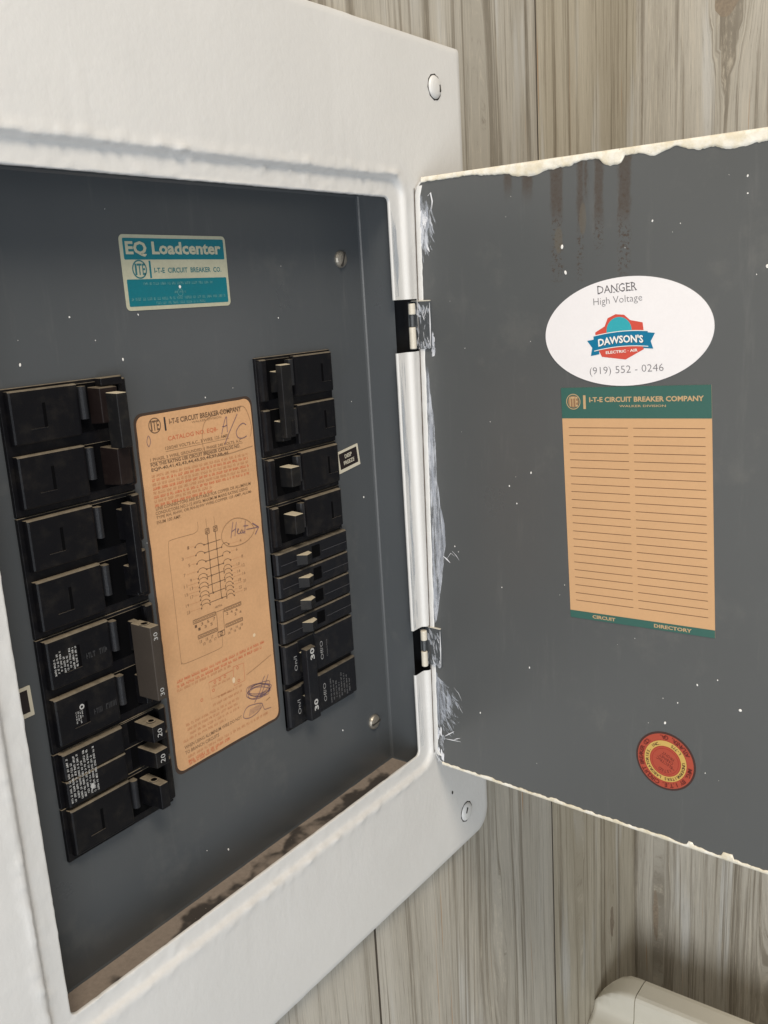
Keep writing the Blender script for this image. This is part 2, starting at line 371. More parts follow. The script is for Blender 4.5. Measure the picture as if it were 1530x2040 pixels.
# ================================================================== walls
wall_back = empty('wall_back'); tag(wall_back, kind='structure')
wall_right = empty('wall_right'); tag(wall_right, kind='structure')
def grain(x, z, knots):
    u = x + .9*noise.noise(Vector((x*.12, z*.02, 3.3)))
    for xk, zk, r, L, typ in knots:
        dx, dz = x-xk, z-zk
        if typ == 'knot':
            g = r*r*math.exp(-(dz/L)**2); q = dx*dx-g
            u2_ = xk+math.copysign(math.sqrt(max(q, 0)), dx) if q > 0 else xk
            wgt = math.exp(-(dx/(4*r))**2); u = u*(1-wgt)+u2_*wgt
        else:
            rr = math.hypot(dx, dz*L); wgt = .8*math.exp(-(dx/r)**2-(dz/26)**2); u = u*(1-wgt)+(xk+rr)*wgt
    return u
def plank(x0, x1, z0, z1, parent, mat, knots=(), hole=None, side=False, step=.5):
    """board face on a grid (uv carries the bent grain), eased edges, 0.8 thick"""
    x0 += .05; x1 -= .05
    nx = max(2, int((x1-x0)/step)); nz = int((z1-z0)/1.0); b_ = MB(); uv = []
    e = .05; xs = [x0, x0+e]+[x0+(x1-x0)*i/nx for i in range(1, nx)]+[x1-e, x1]
    zs = [z0+(z1-z0)*i/nz for i in range(nz+1)]
    if hole: zs = sorted(set(zs) | {hole[2], hole[3]}); xs = sorted(set(xs) | {hole[0], hole[1]} & set([q for q in hole[:2] if x0 < q < x1]))
    vs_ = []; fs = []
    for z in zs:
        for i, x in enumerate(xs):
            y = .3+(.4 if i in (0, len(xs)-1) else 0)
            vs_.append((x, y, z)); uv.append((grain(x, z, knots)*S, z*S))
    n = len(xs)
    for j in range(len(zs)-1):
        for i in range(n-1):
            if hole and hole[0] <= (xs[i]+xs[i+1])/2 <= hole[1] and hole[2] <= (zs[j]+zs[j+1])/2 <= hole[3]: continue
            fs.append((j*n+i, j*n+i+1, (j+1)*n+i+1, (j+1)*n+i))
    # back edges
    k = len(vs_); m_ = len(zs)
    for i in (0, n-1):
        for z in zs: vs_.append((xs[i], 1.1, z)); uv.append((xs[i]*S, z*S))
    for j in range(m_-1):
        zm = (zs[j]+zs[j+1])/2
        for xe, q in ((x0, (j*n, (j+1)*n, k+j+1, k+j)), (x1, (j*n+n-1, k+m_+j, k+m_+j+1, (j+1)*n+n-1))):
            if not (hole and hole[0] <= xe <= hole[1] and hole[2] <= zm <= hole[3]): fs.append(q)
    if side:  # stands on the adjacent wall: x -> along -y
        vs_ = [(69.9-.3+y, .3-x, z) for x, y, z in vs_]
    b_.add(vs_, fs, mat); dk = b_.mat('plank_edge_shade')          # edges coloured dark to paint shade into the seams
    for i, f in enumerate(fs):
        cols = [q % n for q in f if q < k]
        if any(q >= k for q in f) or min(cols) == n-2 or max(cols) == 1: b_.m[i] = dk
    return b_.build('plank', parent, uv=uv, fixn=True)
HOLE = (5.7, 35.3, .8, 38.2)
def joint_blocker(x, z0, z1, side=False):  # added black strips behind the joints, keeping light out of the seams
    b_ = MB((lambda a, y, z: (69.6+y, .3-a, z)) if side else None); b_.box((x-.6, 1.12, z0), (x+.6, 1.5, z1), 'void_black'); b_.build('joint_blocker', wall_right if side else wall_back)
for x in (-20, 4, 51.8): joint_blocker(x, -75, 95)
joint_blocker(28, 38.4, 95); joint_blocker(28, -75, .6); joint_blocker(24, -75, 95, True)
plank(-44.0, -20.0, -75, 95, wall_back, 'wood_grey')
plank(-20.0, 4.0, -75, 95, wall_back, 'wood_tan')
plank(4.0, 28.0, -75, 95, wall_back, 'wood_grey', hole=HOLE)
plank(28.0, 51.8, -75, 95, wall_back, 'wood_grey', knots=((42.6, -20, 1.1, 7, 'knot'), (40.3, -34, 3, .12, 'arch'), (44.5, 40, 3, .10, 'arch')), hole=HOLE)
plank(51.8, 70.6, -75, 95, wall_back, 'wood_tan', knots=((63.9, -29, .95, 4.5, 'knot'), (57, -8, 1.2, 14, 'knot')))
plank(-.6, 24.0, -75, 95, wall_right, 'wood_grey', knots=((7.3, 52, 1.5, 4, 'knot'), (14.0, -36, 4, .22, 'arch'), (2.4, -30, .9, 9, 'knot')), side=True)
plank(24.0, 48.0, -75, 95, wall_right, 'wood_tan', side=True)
def knotmark(cx, cz, a, b_, rot, parent, side=False):
    fn = (lambda u, v, h: (69.9-h, .3-u, v)) if side else (lambda u, v, h: (u, .3-h, v))
    p = Print(fn); pts = ellipse(cx, cz, a, b_, rot, 24); pts = [(x+(noise.noise(Vector((x*3, z*1.5, 5))))*.18, z) for x, z in pts]
    p.poly(pts, 'knot_brown', .006); return p.build('knot', parent)
knotmark(64.0, -29.2, .42, 1.7, .05, wall_back); knotmark(7.3, 51.8, .95, 1.6, -.2, wall_right, True)
knotmark(2.2, -31.5, .28, 3.0, .03, wall_right, True)

# ================================================================== the breaker panel
panel = empty('electrical_panel')
tag(panel, 'white painted flush breaker panel with its grey door swung open on wood planks', 'breaker panel')

# ---- tub behind the wall
t = MB()
x0, x1, y0, y1, z0, z1 = 5.8, 35.2, .12, 9.0, .9, 38.1
t.add([(x0,y0,z0),(x1,y0,z0),(x1,y0,z1),(x0,y0,z1),(x0,y1,z0),(x1,y1,z0),(x1,y1,z1),(x0,y1,z1)], [(0,1,5,4),(1,2,6,5),(2,3,7,6),(3,0,4,7),(4,5,6,7)], 'tub_steel')
t.build('tub', panel)

# ---- cover: lofted rounded rectangles from the outer edge to the opening
ZS = [3.6+.25*i for i in range(126)]; XS = [8.7+.25*i for i in range(96)]
NOTCH = ((27.5, 30.42), (8.15, 11.0))
for a, b_ in NOTCH:
    for q in (a, b_):
        i = min(range(len(ZS)), key=lambda k: abs(ZS[k]-q)); ZS[i] = q
def ring(x0, x1, z0, z1, y, r, nc=8):
    ra, rb, rc, rd = r if isinstance(r, tuple) else (r,)*4
    def arc(cx, cz, a0, r): return [(cx+r*math.cos(math.radians(a0+90*i/nc)), cz+r*math.sin(math.radians(a0+90*i/nc))) for i in range(nc+1)]
    p = arc(x1-ra, z0+ra, -90, ra)+[(x1, z) for z in ZS]+arc(x1-rb, z1-rb, 0, rb)+[(x, z1) for x in reversed(XS)]+arc(x0+rc, z1-rc, 90, rc)+[(x0, z) for z in reversed(ZS)]+arc(x0+rd, z0+rd, 180, rd)+[(x, z0) for x in XS]
    return [(x, y, z) for x, z in p]
O = (.66, 40.42, -5.62, 44.35); ST = (6.55, 34.05, 1.92, 36.93); Q = (7.76, 33.32, 2.655, 35.91)
def ins(R_, d): return (R_[0]+d, R_[1]-d, R_[2]+d, R_[3]-d)
def lerp(A, B, t_): return tuple(a+(b_-a)*t_ for a, b_ in zip(A, B))
OR = (1.35, .22, .22, 1.2); RY = -.25
Q = (7.62, 32.97, 2.883, 35.866)
spec = [(O, .29, OR), (O, -.38, OR), (ins(O, .025), -.46, OR), (ins(O, .08), -.495, OR), (ins(O, .4), -.5, OR), (lerp(O, ST, .5), -.5, 1.0), (ins(ST, -.7), -.5, 1.4), (ins(ST, -.45), -.502, 1.3), (ins(ST, -.25), -.525, 1.2), (ins(ST, -.1), -.53, 1.15), (ST, -.50, 1.1), (ins(ST, .06), -.44, 1.05), (ins(ST, .12), -.36, 1.0), (ins(ST, .18), -.29, .95), (ins(ST, .28), RY-.01, .9)]
A_ = ins(ST, .28)
spec += [(lerp(A_, Q, t_), RY, .9-.5*t_) for t_ in (.25, .5, .72, .88, .96)] + [(Q, RY+.03, .35), (ins(Q, .02), RY+.12, .35), (ins(Q, -.05), RY+.2, .35)]
loops = [ring(*R_, y, r) for R_, y, r in spec]
for li, lp in enumerate(loops):
    if li < 5:
        for k, (x, y, z) in enumerate(lp):
            jj = .035*noise.noise(Vector((x*1.1, z*1.1, 2))); lp[k] = (x+jj*(1 if li < 4 else .3), y, z+jj*(1 if li < 4 else .3))
    if li >= 6:
        a = {6: .15, 7: .5, 8: 1, 9: 1.2, 10: 1.2, 11: 1, 12: .9}.get(li, .6)
        for k, (x, y, z) in enumerate(lp):
            v = Vector((x, z, li*.12)); n1 = noise.noise(v*1.7); n2 = noise.noise(v*4.5+Vector((9, 9, 9))); blob = max(0, noise.noise(v*2.2+Vector((3, 1, 7)))-.16)
            if z < 3.2 and li < 13: blob = blob*1.0+max(0, noise.noise(v*8.5)-.1)*.12*(.5+noise.noise(v*.8))
            if z > 35.5: n1 *= 1.6; n2 *= 1.5; blob = blob*1.2+max(0, noise.noise(v*5.1+Vector((1, 2, 3)))-.2)*.5
            if x > 32.6 and 1.5 < z < 37: n1 *= .3; n2 *= .2; blob *= .1
            lp[k] = (x+.016*n2*a, y-a*(.014*n1+.018*n2+.17*blob), z+.02*n2*a)
cv = MB(); n = len(loops[0]); fs = []
first_rim = 6
for i in range(len(loops)-1):
    for j in range(n):
        k = (j+1) % n; za, zb = loops[i][j][2], loops[i][k][2]; xa = min(loops[i][j][0], loops[i][k][0])
        zm = (za+zb)/2
        if i >= first_rim and xa > 32.8 and any(a < zm < b_ for a, b_ in NOTCH) and abs(za-zb) > .05: continue
        fs.append((i*n+j, i*n+k, (i+1)*n+k, (i+1)*n+j))
cv.add([p for l in loops for p in l], fs, 'white_paint')
cover = cv.build('cover', panel, smooth_=True)
cover['label'] = 'thickly repainted white steel cover'
# cover screws, painted over
def cover_screw(x, z, rot):
    b_ = MB(lambda u, h, v: (x+u*math.cos(rot)-v*math.sin(rot), -.5-h, z+u*math.sin(rot)+v*math.cos(rot))); n = 28
    prof = ((.63, -.05), (.62, .03), (.55, .11), (.42, .17), (.22, .205), (.06, .21))
    b_.loft([[(r*math.cos(2*math.pi*i/n), h, r*math.sin(2*math.pi*i/n)) for i in range(n)] for r, h in prof], 'white_paint', cap1=True)
    b_.add([((.70+.03*math.sin(i*1.9))*math.cos(2*math.pi*i/n), .006, (.70+.03*math.sin(i*2.3))*math.sin(2*math.pi*i/n)) for i in range(n)], [tuple(range(n))], 'slot_dark')
    b_.box((.22, .07, -.28), (.34, .206, .10), 'slot_dark')
    return b_.build('cover_screw', panel, smooth_=False)
for x, z, r in ((37.6, 41.95, .1), (37.6, -3.35, 2.6), (3.5, 41.9, .7), (3.5, -3.4, .2)): cover_screw(x, z, r)
# small dark chip beside the lower screw
p = Print(lambda u, v, h: (u, -.5-h, v)); p.poly(ellipse(36.0, -1.15, .09, .13, .2, 10), 'slot_dark', .012); p.build('paint_chip', panel)

# ---- dead front tray
df = MB()
fx0, fx1, fz0, fz1 = 6.9, 33.47, 1.77, 36.25
pr = [(x, z) for x, z in rrect(fx0, fx1, fz0, fz1, .12, 4)]
def shrink(d): return [(min(max(x, fx0+d), fx1-d), min(max(z, fz0+d), fz1-d)) for x, z in pr]
df.loft([[(x, .16, z) for x, z in pr], [(x, D-.14, z) for x, z in pr], [(*((x, D-.05, z)),) for x, z in shrink(.04)], [(x, D, z) for x, z in shrink(.14)]], 'grey_enamel', cap1=True)
deadfront = df.build('deadfront', panel)
for po in deadfront.data.polygons: po.use_smooth = False
deadfront['label'] = 'dark grey enamel inner plate'
# dust lying on the lower ledge
l = MB(); nx, ny = 60, 8; vs_ = []; fs = []
for j in range(ny+1):
    for i in range(nx+1):
        x = fx0+.1+(fx1-fx0-.2)*i/nx; y = .18+(D-.26)*j/ny; vs_.append((x, y, fz0+.02+.035*(noise.noise(Vector((x*1.3, y*1.3, 0)))+.5)+.10*max(0, (j/ny-.7))))
for j in range(ny):
    for i in range(nx): a = j*(nx+1)+i; fs.append((a, a+1, a+nx+2, a+nx+1))
l.add(vs_, fs, 'dusty_ledge'); tag(l.build('dust_layer', deadfront, smooth_=True), kind='stuff')
def df_screw(x, z, rot):
    b_ = MB(lambda u, h, v: (x+u*math.cos(rot)-v*math.sin(rot), D-h, z+u*math.sin(rot)+v*math.cos(rot))); n = 24
    b_.loft([[(r*math.cos(2*math.pi*i/n), h, r*math.sin(2*math.pi*i/n)) for i in range(n)] for r, h in ((.47, -.02), (.46, .08), (.40, .17), (.26, .24), (.08, .265))], 'screw_metal', cap1=True)
    b_.box((-.4, .12, -.055), (.4, .27, .055), 'slot_dark'); return b_.build('plate_screw', deadfront, smooth_=False)
for x, z, r in ((31.6, 32.8, 1.2), (31.8, 5.0, .1), (8.9, 32.8, .5)): df_screw(x, z, r)

# ---- teal name plate on the dead front
ex, ez = 16.668, 33.866
p = Print(lambda u, v, h: df_pt(ex+u, ez-.0-v, h)) ; wv = lambda v: v
class PL(Print):                                   # v measured downward from the top edge
    def text(s, body, u0, u1, vt, vb, mat, h, **k):
        vv, ff, x0, x1, y0, y1 = textmesh(body, k.get('bold', 0), k.get('shear', 0))
        s.add([(u0+(x-x0)/(x1-x0)*(u1-u0), vb+(y-y0)/(y1-y0)*(vt-vb), h) for x, y in vv], ff, mat)
p = PL(lambda u, v, h: df_pt(ex+u, ez-v, h))
p.poly(rrect(0, 6.23, 0, 3.2, .22), 'plate_cream', .022, .02)
h1, h2 = .030, .038
p.poly(rrect(.17, 6.08, .15, 1.05, .06), 'plate_teal', h1)
p.text('EQ Loadcenter', .28, 5.88, .28, .93, 'plate_cream', h2, bold=.035)
p.ring(.93, 1.46, .34, .40, 'plate_ink', h1); p.text('I', .68, .78, 1.22, 1.70, 'plate_ink', h1, bold=.02); p.text('T', .80, 1.06, 1.22, 1.70, 'plate_ink', h1, bold=.02); p.text('E', 1.08, 1.24, 1.22, 1.70, 'plate_ink', h1, bold=.02)
p.rect(1.47, 1.57, 1.1, 1.84, 'plate_teal', h1)
p.text('I-T-E  CIRCUIT  BREAKER  CO.', 1.74, 5.8, 1.40, 1.63, 'plate_ink', h1, bold=.02)
p.poly(rrect(.17, 6.08, 1.88, 3.03, .06), 'plate_teal', h1)
p.scrawl(1.05, 5.2, 2.02, .12, 'plate_pale', h2); p.ring(3.1, 2.5, .14, .17, 'plate_pale', h2, 24); p.scrawl(2.75, 3.45, 2.42, .1, 'plate_pale', h2+.004)
p.scrawl(.3, 5.95, 2.66, .13, 'plate_pale', h2); p.scrawl(1.65, 4.6, 2.86, .12, 'plate_pale', h2)
p.poly(ellipse(3.1, 2.25, .07, .07, 0, 12), 'speck_white', h2+.01)
o = p.build('name_plate', deadfront); o['label'] = 'teal and cream printed name plate'

# ---- wiring diagram label
ix, iz = 16.41, 26.097
p = PL(lambda u, v, h: df_pt(ix+u+.03*noise.noise(Vector((v*.9, 4, u*.05))), iz-v, h))
LW, LH = 7.18, 17.24
p.poly(rrect(-.12, LW+.13, -.13, LH+.16, .45), 'label_residue', .008)
edge = rrect(0, LW, 0, LH, .42, 5); fine = []
for i, a in enumerate(edge):
    b_ = edge[(i+1) % len(edge)]; k = max(1, int(math.hypot(a[0]-b_[0], a[1]-b_[1])/.35))
    fine += [(a[0]+(b_[0]-a[0])*t_/k, a[1]+(b_[1]-a[1])*t_/k) for t_ in range(k)]
fine = [(x+.022*noise.noise(Vector((x*2, y*2, 1))), y+.022*noise.noise(Vector((x*2, y*2, 8)))) for x, y in fine]
p.poly(fine, 'label_buff', .032, .02)
h = .040
p.ring(1.01, .50, .31, .355, 'ink_brown', h)
for a, b_, c_ in (('I', .78, .86), ('T', .88, 1.10), ('E', 1.12, 1.26)): p.text(c_ and a, b_, c_, .27, .73, 'ink_brown', h, bold=.02)
p.rect(1.56, 1.66, .2, .82, 'ink_black', h)
p.text('I-T-E CIRCUIT BREAKER COMPANY', 1.86, 6.5, .31, .56, 'ink_brown', h, bold=.025)
p.text('WALKER DIVISION', 3.2, 5.1, .61, .71, 'ink_faded', h)
p.text('CATALOG NO. EQ8-', 1.68, 4.8, 1.10, 1.34, 'ink_red', h, bold=.01)
p.text('120/240 VOLTS A.C., 3 WIRE, 125 AMP.', 1.48, 5.46, 1.54, 1.72, 'ink_faded', h, bold=.02)
p.text('1 PHASE, 3 WIRE, GROUNDED; 1 PHASE 240 VOLTS, A.C.', .54, 6.35, 1.93, 2.10, 'ink_faded', h, bold=.02)
p.text('FOR THIS RATING USE CIRCUIT BREAKER CATALOG NO.', .53, 6.18, 2.16, 2.33, 'ink_brown', h, bold=.02)
p.text('EQP-40,41,42,43,44,45,50,46,57,58-46', .53, 5.35, 2.38, 2.56, 'ink_brown', h, bold=.02)
for x, a, b_ in ((1.48, 5.5, 1.755), (.5, 6.4, 2.125)): p.rect(x, a, b_, b_+.018, 'ink_faded', h)
for i in range(8): p.scrawl(.5, 6.65 if i < 6 else 4.1, 2.68+.195*i, .125, 'ink_red' if i % 2 else 'ink_pale', h)
for i, (s_, a, b_) in enumerate((('LINE CONNECTORS ARE SUITABLE FOR COPPER OR ALUMINUM', .52, 6.66), ('CONDUCTORS NO.1-12 AWG. MAXIMUM MAINS RATING USING', .48, 6.41), ('TYPE RH, RHW, OR RH-RHW WIRE-COPPER 125 AMP, ALUM-', .5, 6.7), ('INUM 100 AMP.', .5, 1.95))):
    p.text(s_, a, b_, 4.17+.215*i, 4.33+.215*i, 'ink_faded', h, bold=.02)
# diagram
ib = 'ink_brown'; lw = .030
p.curve([(2.91, 5.4), (2.86, 5.78), (2.6, 5.9), (2.3, 5.9), (1.2, 5.88), (1.0, 6.0), (.96, 6.5), (.96, 8), (.96, 11.6), (1.0, 11.9), (1.2, 12.0), (2.3, 12.04), (3.45, 12.03), (3.66, 11.9), (3.7, 11.4)], .02, 'ink_faded', h)
for bx, zb in ((3.44, 9.1), (3.97, 9.5)):
    p.line([(bx, 5.38), (bx, 5.84)], .018, 'ink_faded', h); p.line([(bx-.02, 6.12), (bx-.05, zb)], .04, ib, h)
    p.line(rrect(bx-.13, bx+.13, 5.86, 6.12, .03, 2), .03, ib, h, closed=True); p.line([(bx-.1, 6.08), (bx+.1, 5.9)], .025, ib, h); p.ring(bx, 5.99, .06, .085, ib, h, 14)
def dot(u, v, r=.045): p.poly(ellipse(u, v, r, r, 0, 10), ib, h+.002)
for i, v in enumerate((6.60, 7.0, 7.43, 7.83, 8.22, 8.66, 9.10, 9.53)):
    p.line([(3.15, v), (4.24, v)], lw, ib, h); dot(3.42 if i % 2 == 0 else 3.95, v, .055)
    if i < 4:
        p.curve([(2.58, v-.02), (2.72, v-.13), (2.95, v-.13), (3.15, v)], lw*.8, ib, h, n=4); dot(2.58, v-.02); dot(3.15, v)
        if i: p.curve([(4.27, v), (4.36, v-.13), (4.6, v-.15), (4.77, v-.03)], lw*.8, ib, h, n=4); dot(4.77, v-.03); dot(4.27, v)
    else:
        for dv in (-.10, .10):
            p.curve([(2.56, v+dv+.03), (2.66, v+dv-.12), (2.95, v+dv-.14), (3.13, v+dv)], lw*.8, ib, h, n=4); dot(2.56, v+dv+.03); dot(3.13, v+dv, .035)
            p.curve([(4.26, v+dv), (4.36, v+dv-.14), (4.62, v+dv-.14), (4.78, v+dv+.02)], lw*.8, ib, h, n=4); dot(4.78, v+dv+.02); dot(4.26, v+dv, .035)
        p.line([(3.13, v-.1), (3.13, v+.1)], lw, ib, h); p.line([(4.26, v-.1), (4.26, v+.1)], lw, ib, h)
for s_, u, v in (('1', 2.15, 6.5), ('3', 1.75, 6.95), ('5', 2.1, 7.35), ('7', 1.75, 7.75), ('9', 2.1, 8.1), ('11', 1.73, 8.3), ('13', 2.08, 8.5), ('15', 1.73, 8.72), ('17', 2.05, 8.92), ('19', 1.72, 9.25), ('23', 1.72, 9.6),
                 ('4', 5.58, 6.98), ('6', 5.25, 7.36), ('8', 5.58, 7.8), ('10', 5.26, 8.13), ('12', 5.6, 8.28), ('14', 5.26, 8.5), ('16', 5.6, 8.7), ('18', 5.26, 8.95), ('20', 5.6, 9.1), ('22', 5.26, 9.35), ('24', 5.57, 9.55)):
    wd = .08*len(s_); p.text(s_, u-wd/2-.02, u+wd/2+.02, v-.075, v+.075, 'ink_faded', h)
    if u < 3: p.line([(u+.14, v), (2.5, v+.02)], .010, 'ink_pale', h)
    else: p.line([(4.85, v), (u-.14, v)], .010, 'ink_pale', h)
def teeth(u0, u1, v0, v1, n):
    p.line(rrect(u0, u1, v0, v1, .02, 2), .022, ib, h, closed=True)
    for i in range(n):
        c_ = u0+(u1-u0)*(i+.5)/n; p.ring(c_, (v0+v1)/2, .045, .065, ib, h, 10); p.rect(c_+(u1-u0)/n/2-.008, c_+(u1-u0)/n/2+.008, v0, v1, ib, h)
teeth(1.95, 3.42, 10.08, 10.27, 8); teeth(4.0, 5.2, 10.10, 10.28, 7); teeth(2.15, 3.42, 10.92, 11.10, 7); teeth(4.0, 5.2, 10.94, 11.12, 7)
p.line([(3.5, 10.2), (3.46, 11.2), (3.90, 11.2), (3.94, 10.2)], .025, ib, h); p.line([(3.42, 10.13), (4.0, 10.13)], .02, ib, h)
p.line(rrect(3.44, 3.90, 11.18, 11.44, .03, 2), .03, ib, h, closed=True); p.ring(3.67, 11.31, .08, .11, ib, h, 14); p.line([(3.6, 11.4), (3.75, 11.22)], .03, ib, h)
p.text('NEUTRAL', 3.42, 3.92, 9.83, 9.93, ib, h)
for row, (v, us) in enumerate(((10.42, (2.1, 2.5, 2.9, 3.3)), (10.62, (2.3, 2.7, 3.1)), (10.42, (4.2, 4.5, 4.85)), (10.62, (4.75, 5.1)), (11.27, (2.3, 2.7, 3.05)), (11.45, (2.5, 2.9, 3.25)), (11.3, (4.35, 4.75, 5.1)), (11.46, (4.2, 4.6, 4.95)))):
    for k, u in enumerate(us): p.text(str((1 if u < 3.5 else 2)+2*k+(12 if v > 11 else 0)), u-.07, u+.07, v-.07, v+.07, ib, h)
p.scrawl(.55, 6.6, 12.66, .14, 'ink_red', h); p.scrawl(.52, 6.4, 12.9, .14, 'ink_red', h); p.scrawl(.5, 4.2, 13.1, .13, 'ink_pale', h)
p.line([(4.2, 13.3), (4.95, 13.35), (4.92, 14.3), (4.15, 14.3), (4.2, 13.3)], .025, 'ink_red', h); p.line([(2.5, 13.5), (4.15, 13.45)], .025, 'ink_red', h); p.line([(2.5, 13.5), (2.55, 14.4), (4.1, 14.5)], .018, 'ink_pale', h)
for u, v in ((2.9, 13.62), (3.25, 13.6), (3.6, 13.58), (4.5, 13.45), (4.5, 14.15), (1.94, 14.2), (2.75, 14.0)): p.ring(u, v, .055, .085, 'ink_red', h, 12)
p.scrawl(2.7, 4.0, 13.75, .1, 'ink_pale', h); p.scrawl(3.0, 4.8, 14.4, .12, 'ink_pale', h); p.scrawl(2.6, 4.7, 14.7, .11, 'ink_pale', h)
for v, a, b_ in ((15.0, .8, 4.4), (15.25, .85, 4.3), (15.5, 1.0, 4.4), (15.75, .52, 3.4)): p.scrawl(a, b_, v, .13, 'ink_pale', h)
p.text('WHEN USING ALUMINUM WIRE DO NOT', .55, 4.45, 16.05, 16.23, 'ink_faded', h, bold=.015); p.text('TO BRANCH CIRCUITS', .55, 2.8, 16.33, 16.51, 'ink_faded', h, bold=.015)
p.scrawl(.7, 6.5, 16.62, .14, 'ink_pale', h); p.scrawl(.7, 3.5, 16.85, .16, 'ink_red', h); p.scrawl(.72, 2.6, 17.03, .1, 'ink_red', h)
p.poly(ellipse(4.15, 14.0, .1, .16, 0, 12), 'label_spot', h+.004); p.poly(ellipse(5.9, 12.15, .1, .1, 0, 10), 'label_spot', h+.004)
# pen marks
hp = .052; pv = 'pen_violet'; pw = .032
p.curve([(6.2, .33), (5.0, .45), (4.0, .76), (3.74, 1.68), (3.93, 2.27), (4.7, 2.5), (5.5, 2.51), (7.05, 2.4)], pw*.7, 'ink_faded', hp); p.curve([(6.2, .33), (6.75, .42), (7.08, 1.36), (6.95, 1.9)], pw*.7, 'ink_faded', hp)
p.curve([(5.02, 1.5), (5.25, .95), (5.43, .70), (5.42, 1.0), (5.41, 1.45)], pw, pv, hp); p.curve([(5.1, 1.13), (5.25, 1.15), (5.42, 1.1)], pw, pv, hp); p.line([(6.18, .66), (5.49, 1.54), (5.14, 2.03)], pw, pv, hp+.003)
p.curve([(6.72, 1.28), (6.5, 1.17), (6.2, 1.3), (6.0, 1.55), (6.1, 1.82), (6.4, 1.9), (6.7, 1.83)], pw, pv, hp)
p.curve([(.57, .9), (.67, 1.15), (.55, 1.38), (.46, 1.16)], pw*.7, pv, hp, closed=True)
p.curve([(4.31, 6.58), (4.6, 6.01), (5.35, 5.78), (6.2, 6.1), (6.6, 6.7), (5.9, 7.15), (4.8, 7.1)], pw*.7, 'ink_faded', hp, closed=True)
p.line([(4.94, 6.7), (5.17, 5.93)], pw, pv, hp); p.line([(5.22, 6.68), (5.4, 5.98)], pw, pv, hp); p.line([(5.02, 6.4), (5.34, 6.3)], pw, pv, hp+.003)
p.curve([(5.38, 6.52), (5.52, 6.4), (5.45, 6.36), (5.42, 6.55), (5.55, 6.62), (5.72, 6.45), (5.62, 6.6), (5.76, 6.62), (5.8, 6.48), (5.82, 6.66), (5.95, 6.55)], pw, pv, hp, n=5); p.line([(6.02, 6.05), (5.92, 6.72)], pw, pv, hp)
p.line([(5.85, 6.3), (6.2, 6.35)], pw, pv, hp+.003); p.line([(6.05, 6.52), (6.92, 6.6)], pw, pv, hp+.003); p.line([(6.5, 6.3), (6.93, 6.6), (6.64, 6.92)], pw*1.6, pv, hp+.006)
p.line([(5.05, 14.05), (5.6, 13.95), (6.98, 13.62)], pw*.6, 'ink_faded', hp)
pts = []
for i in range(30): pts.append((5.85+.95*math.sin(i*1.15+.3*math.sin(i))*(1-.1*(i % 3)), 15.2+.33*math.cos(i*1.15)+.12*math.sin(i*.5)+.15*math.sin(i*1.15)))
p.curve(pts, pw*.8, pv, hp, n=5); p.curve([(5.45, 15.75), (5.9, 15.3), (6.2, 14.75), (6.35, 14.6)], pw, pv, hp+.004); p.curve([(5.9, 15.6), (6.3, 15.1), (6.62, 14.6)], pw, pv, hp+.004)
p.curve([(4.55, 16.2), (4.85, 15.8), (5.5, 15.85), (6.0, 16.05), (5.6, 16.35), (4.95, 16.42)], pw*.8, pv, hp+.006, closed=True)
for i in range(9): p.line([(4.95+.1*i, 16.33-.01*i), (5.1+.1*i, 15.98)], pw*.6, pv, hp+.008)
p.curve([(6.0, 16.1), (6.1, 16.4), (6.3, 16.45), (6.6, 16.5)], pw*.7, pv, hp+.006); p.line([(6.3, 15.98), (6.62, 15.9)], pw, 'ink_faded', hp)
o = p.build('wiring_diagram', deadfront); o['label'] = 'yellowed wiring diagram label with pen scribbles'

# ---- little tape labels
def tape(cx, cz, wd, ht, rot, lines, name_label):
    c_, q = math.cos(rot), math.sin(rot)
    p = Print(lambda u, v, h: df_pt(cx+u*c_-v*q, cz+u*q+v*c_, h))
    p.poly(rrect(-wd/2, wd/2, -ht/2, ht/2, .03, 2), 'tape_cream', .03, .03); p.rect(-wd/2+.16, wd/2-.16, -ht/2+.2, ht/2-.14, 'tape_black', .036)
    for i, s_ in enumerate(lines):
        v = .13-.36*i; p.text(s_, -.13*len(s_)/2*1.25, .13*len(s_)/2*1.25, v-.02, v+.20, 'tape_cream', .042, bold=.02)
    o = p.build('tape_label', deadfront); o['label'] = name_label
tape(31.1, 21.72, 1.98, 1.26, .13, ('DEEP', 'FREEZE'), 'cream bordered black tape label reading deep freeze')
tape(8.55, 15.45, 2.0, 1.3, .02, (), 'cream bordered black tape label half under the rim')
def specks(fn, pts, name, parent, extra, box):
    b_ = Print(fn); r = random.Random(3)
    al = list(pts)+[(r.uniform(*box[0]), r.uniform(*box[1]), r.uniform(.010, .024)) for _ in range(extra)]
    for u, v, k in al:
        k *= .78
        st = r.uniform(.9, 1.9); base = ellipse(u, v, k, k*st, r.uniform(-.3, .3), 9)
        b_.loft([[(x, z, .004) for x, z in base], [(u+(x-u)*.8, v+(z-v)*.8, .02) for x, z in base]], 'speck_white', cap1=True)
    tag(b_.build(name, parent), kind='stuff')
specks(lambda u, v, h: df_pt(u, v, h), [(11.23, 28.86, .055), (13.75, 30.56, .05), (16.15, 28.65, .05), (20.65, 26.47, .035), (14.86, 29.55, .025), (31.75, 24.92, .025), (28.81, 5.72, .05), (19.03, 3.27, .06), (17.25, 30.49, .035), (32.3, 19.2, .05), (26.2, 29.9, .03)], 'paint_specks', deadfront, 12, ((11, 33), (3, 35)))

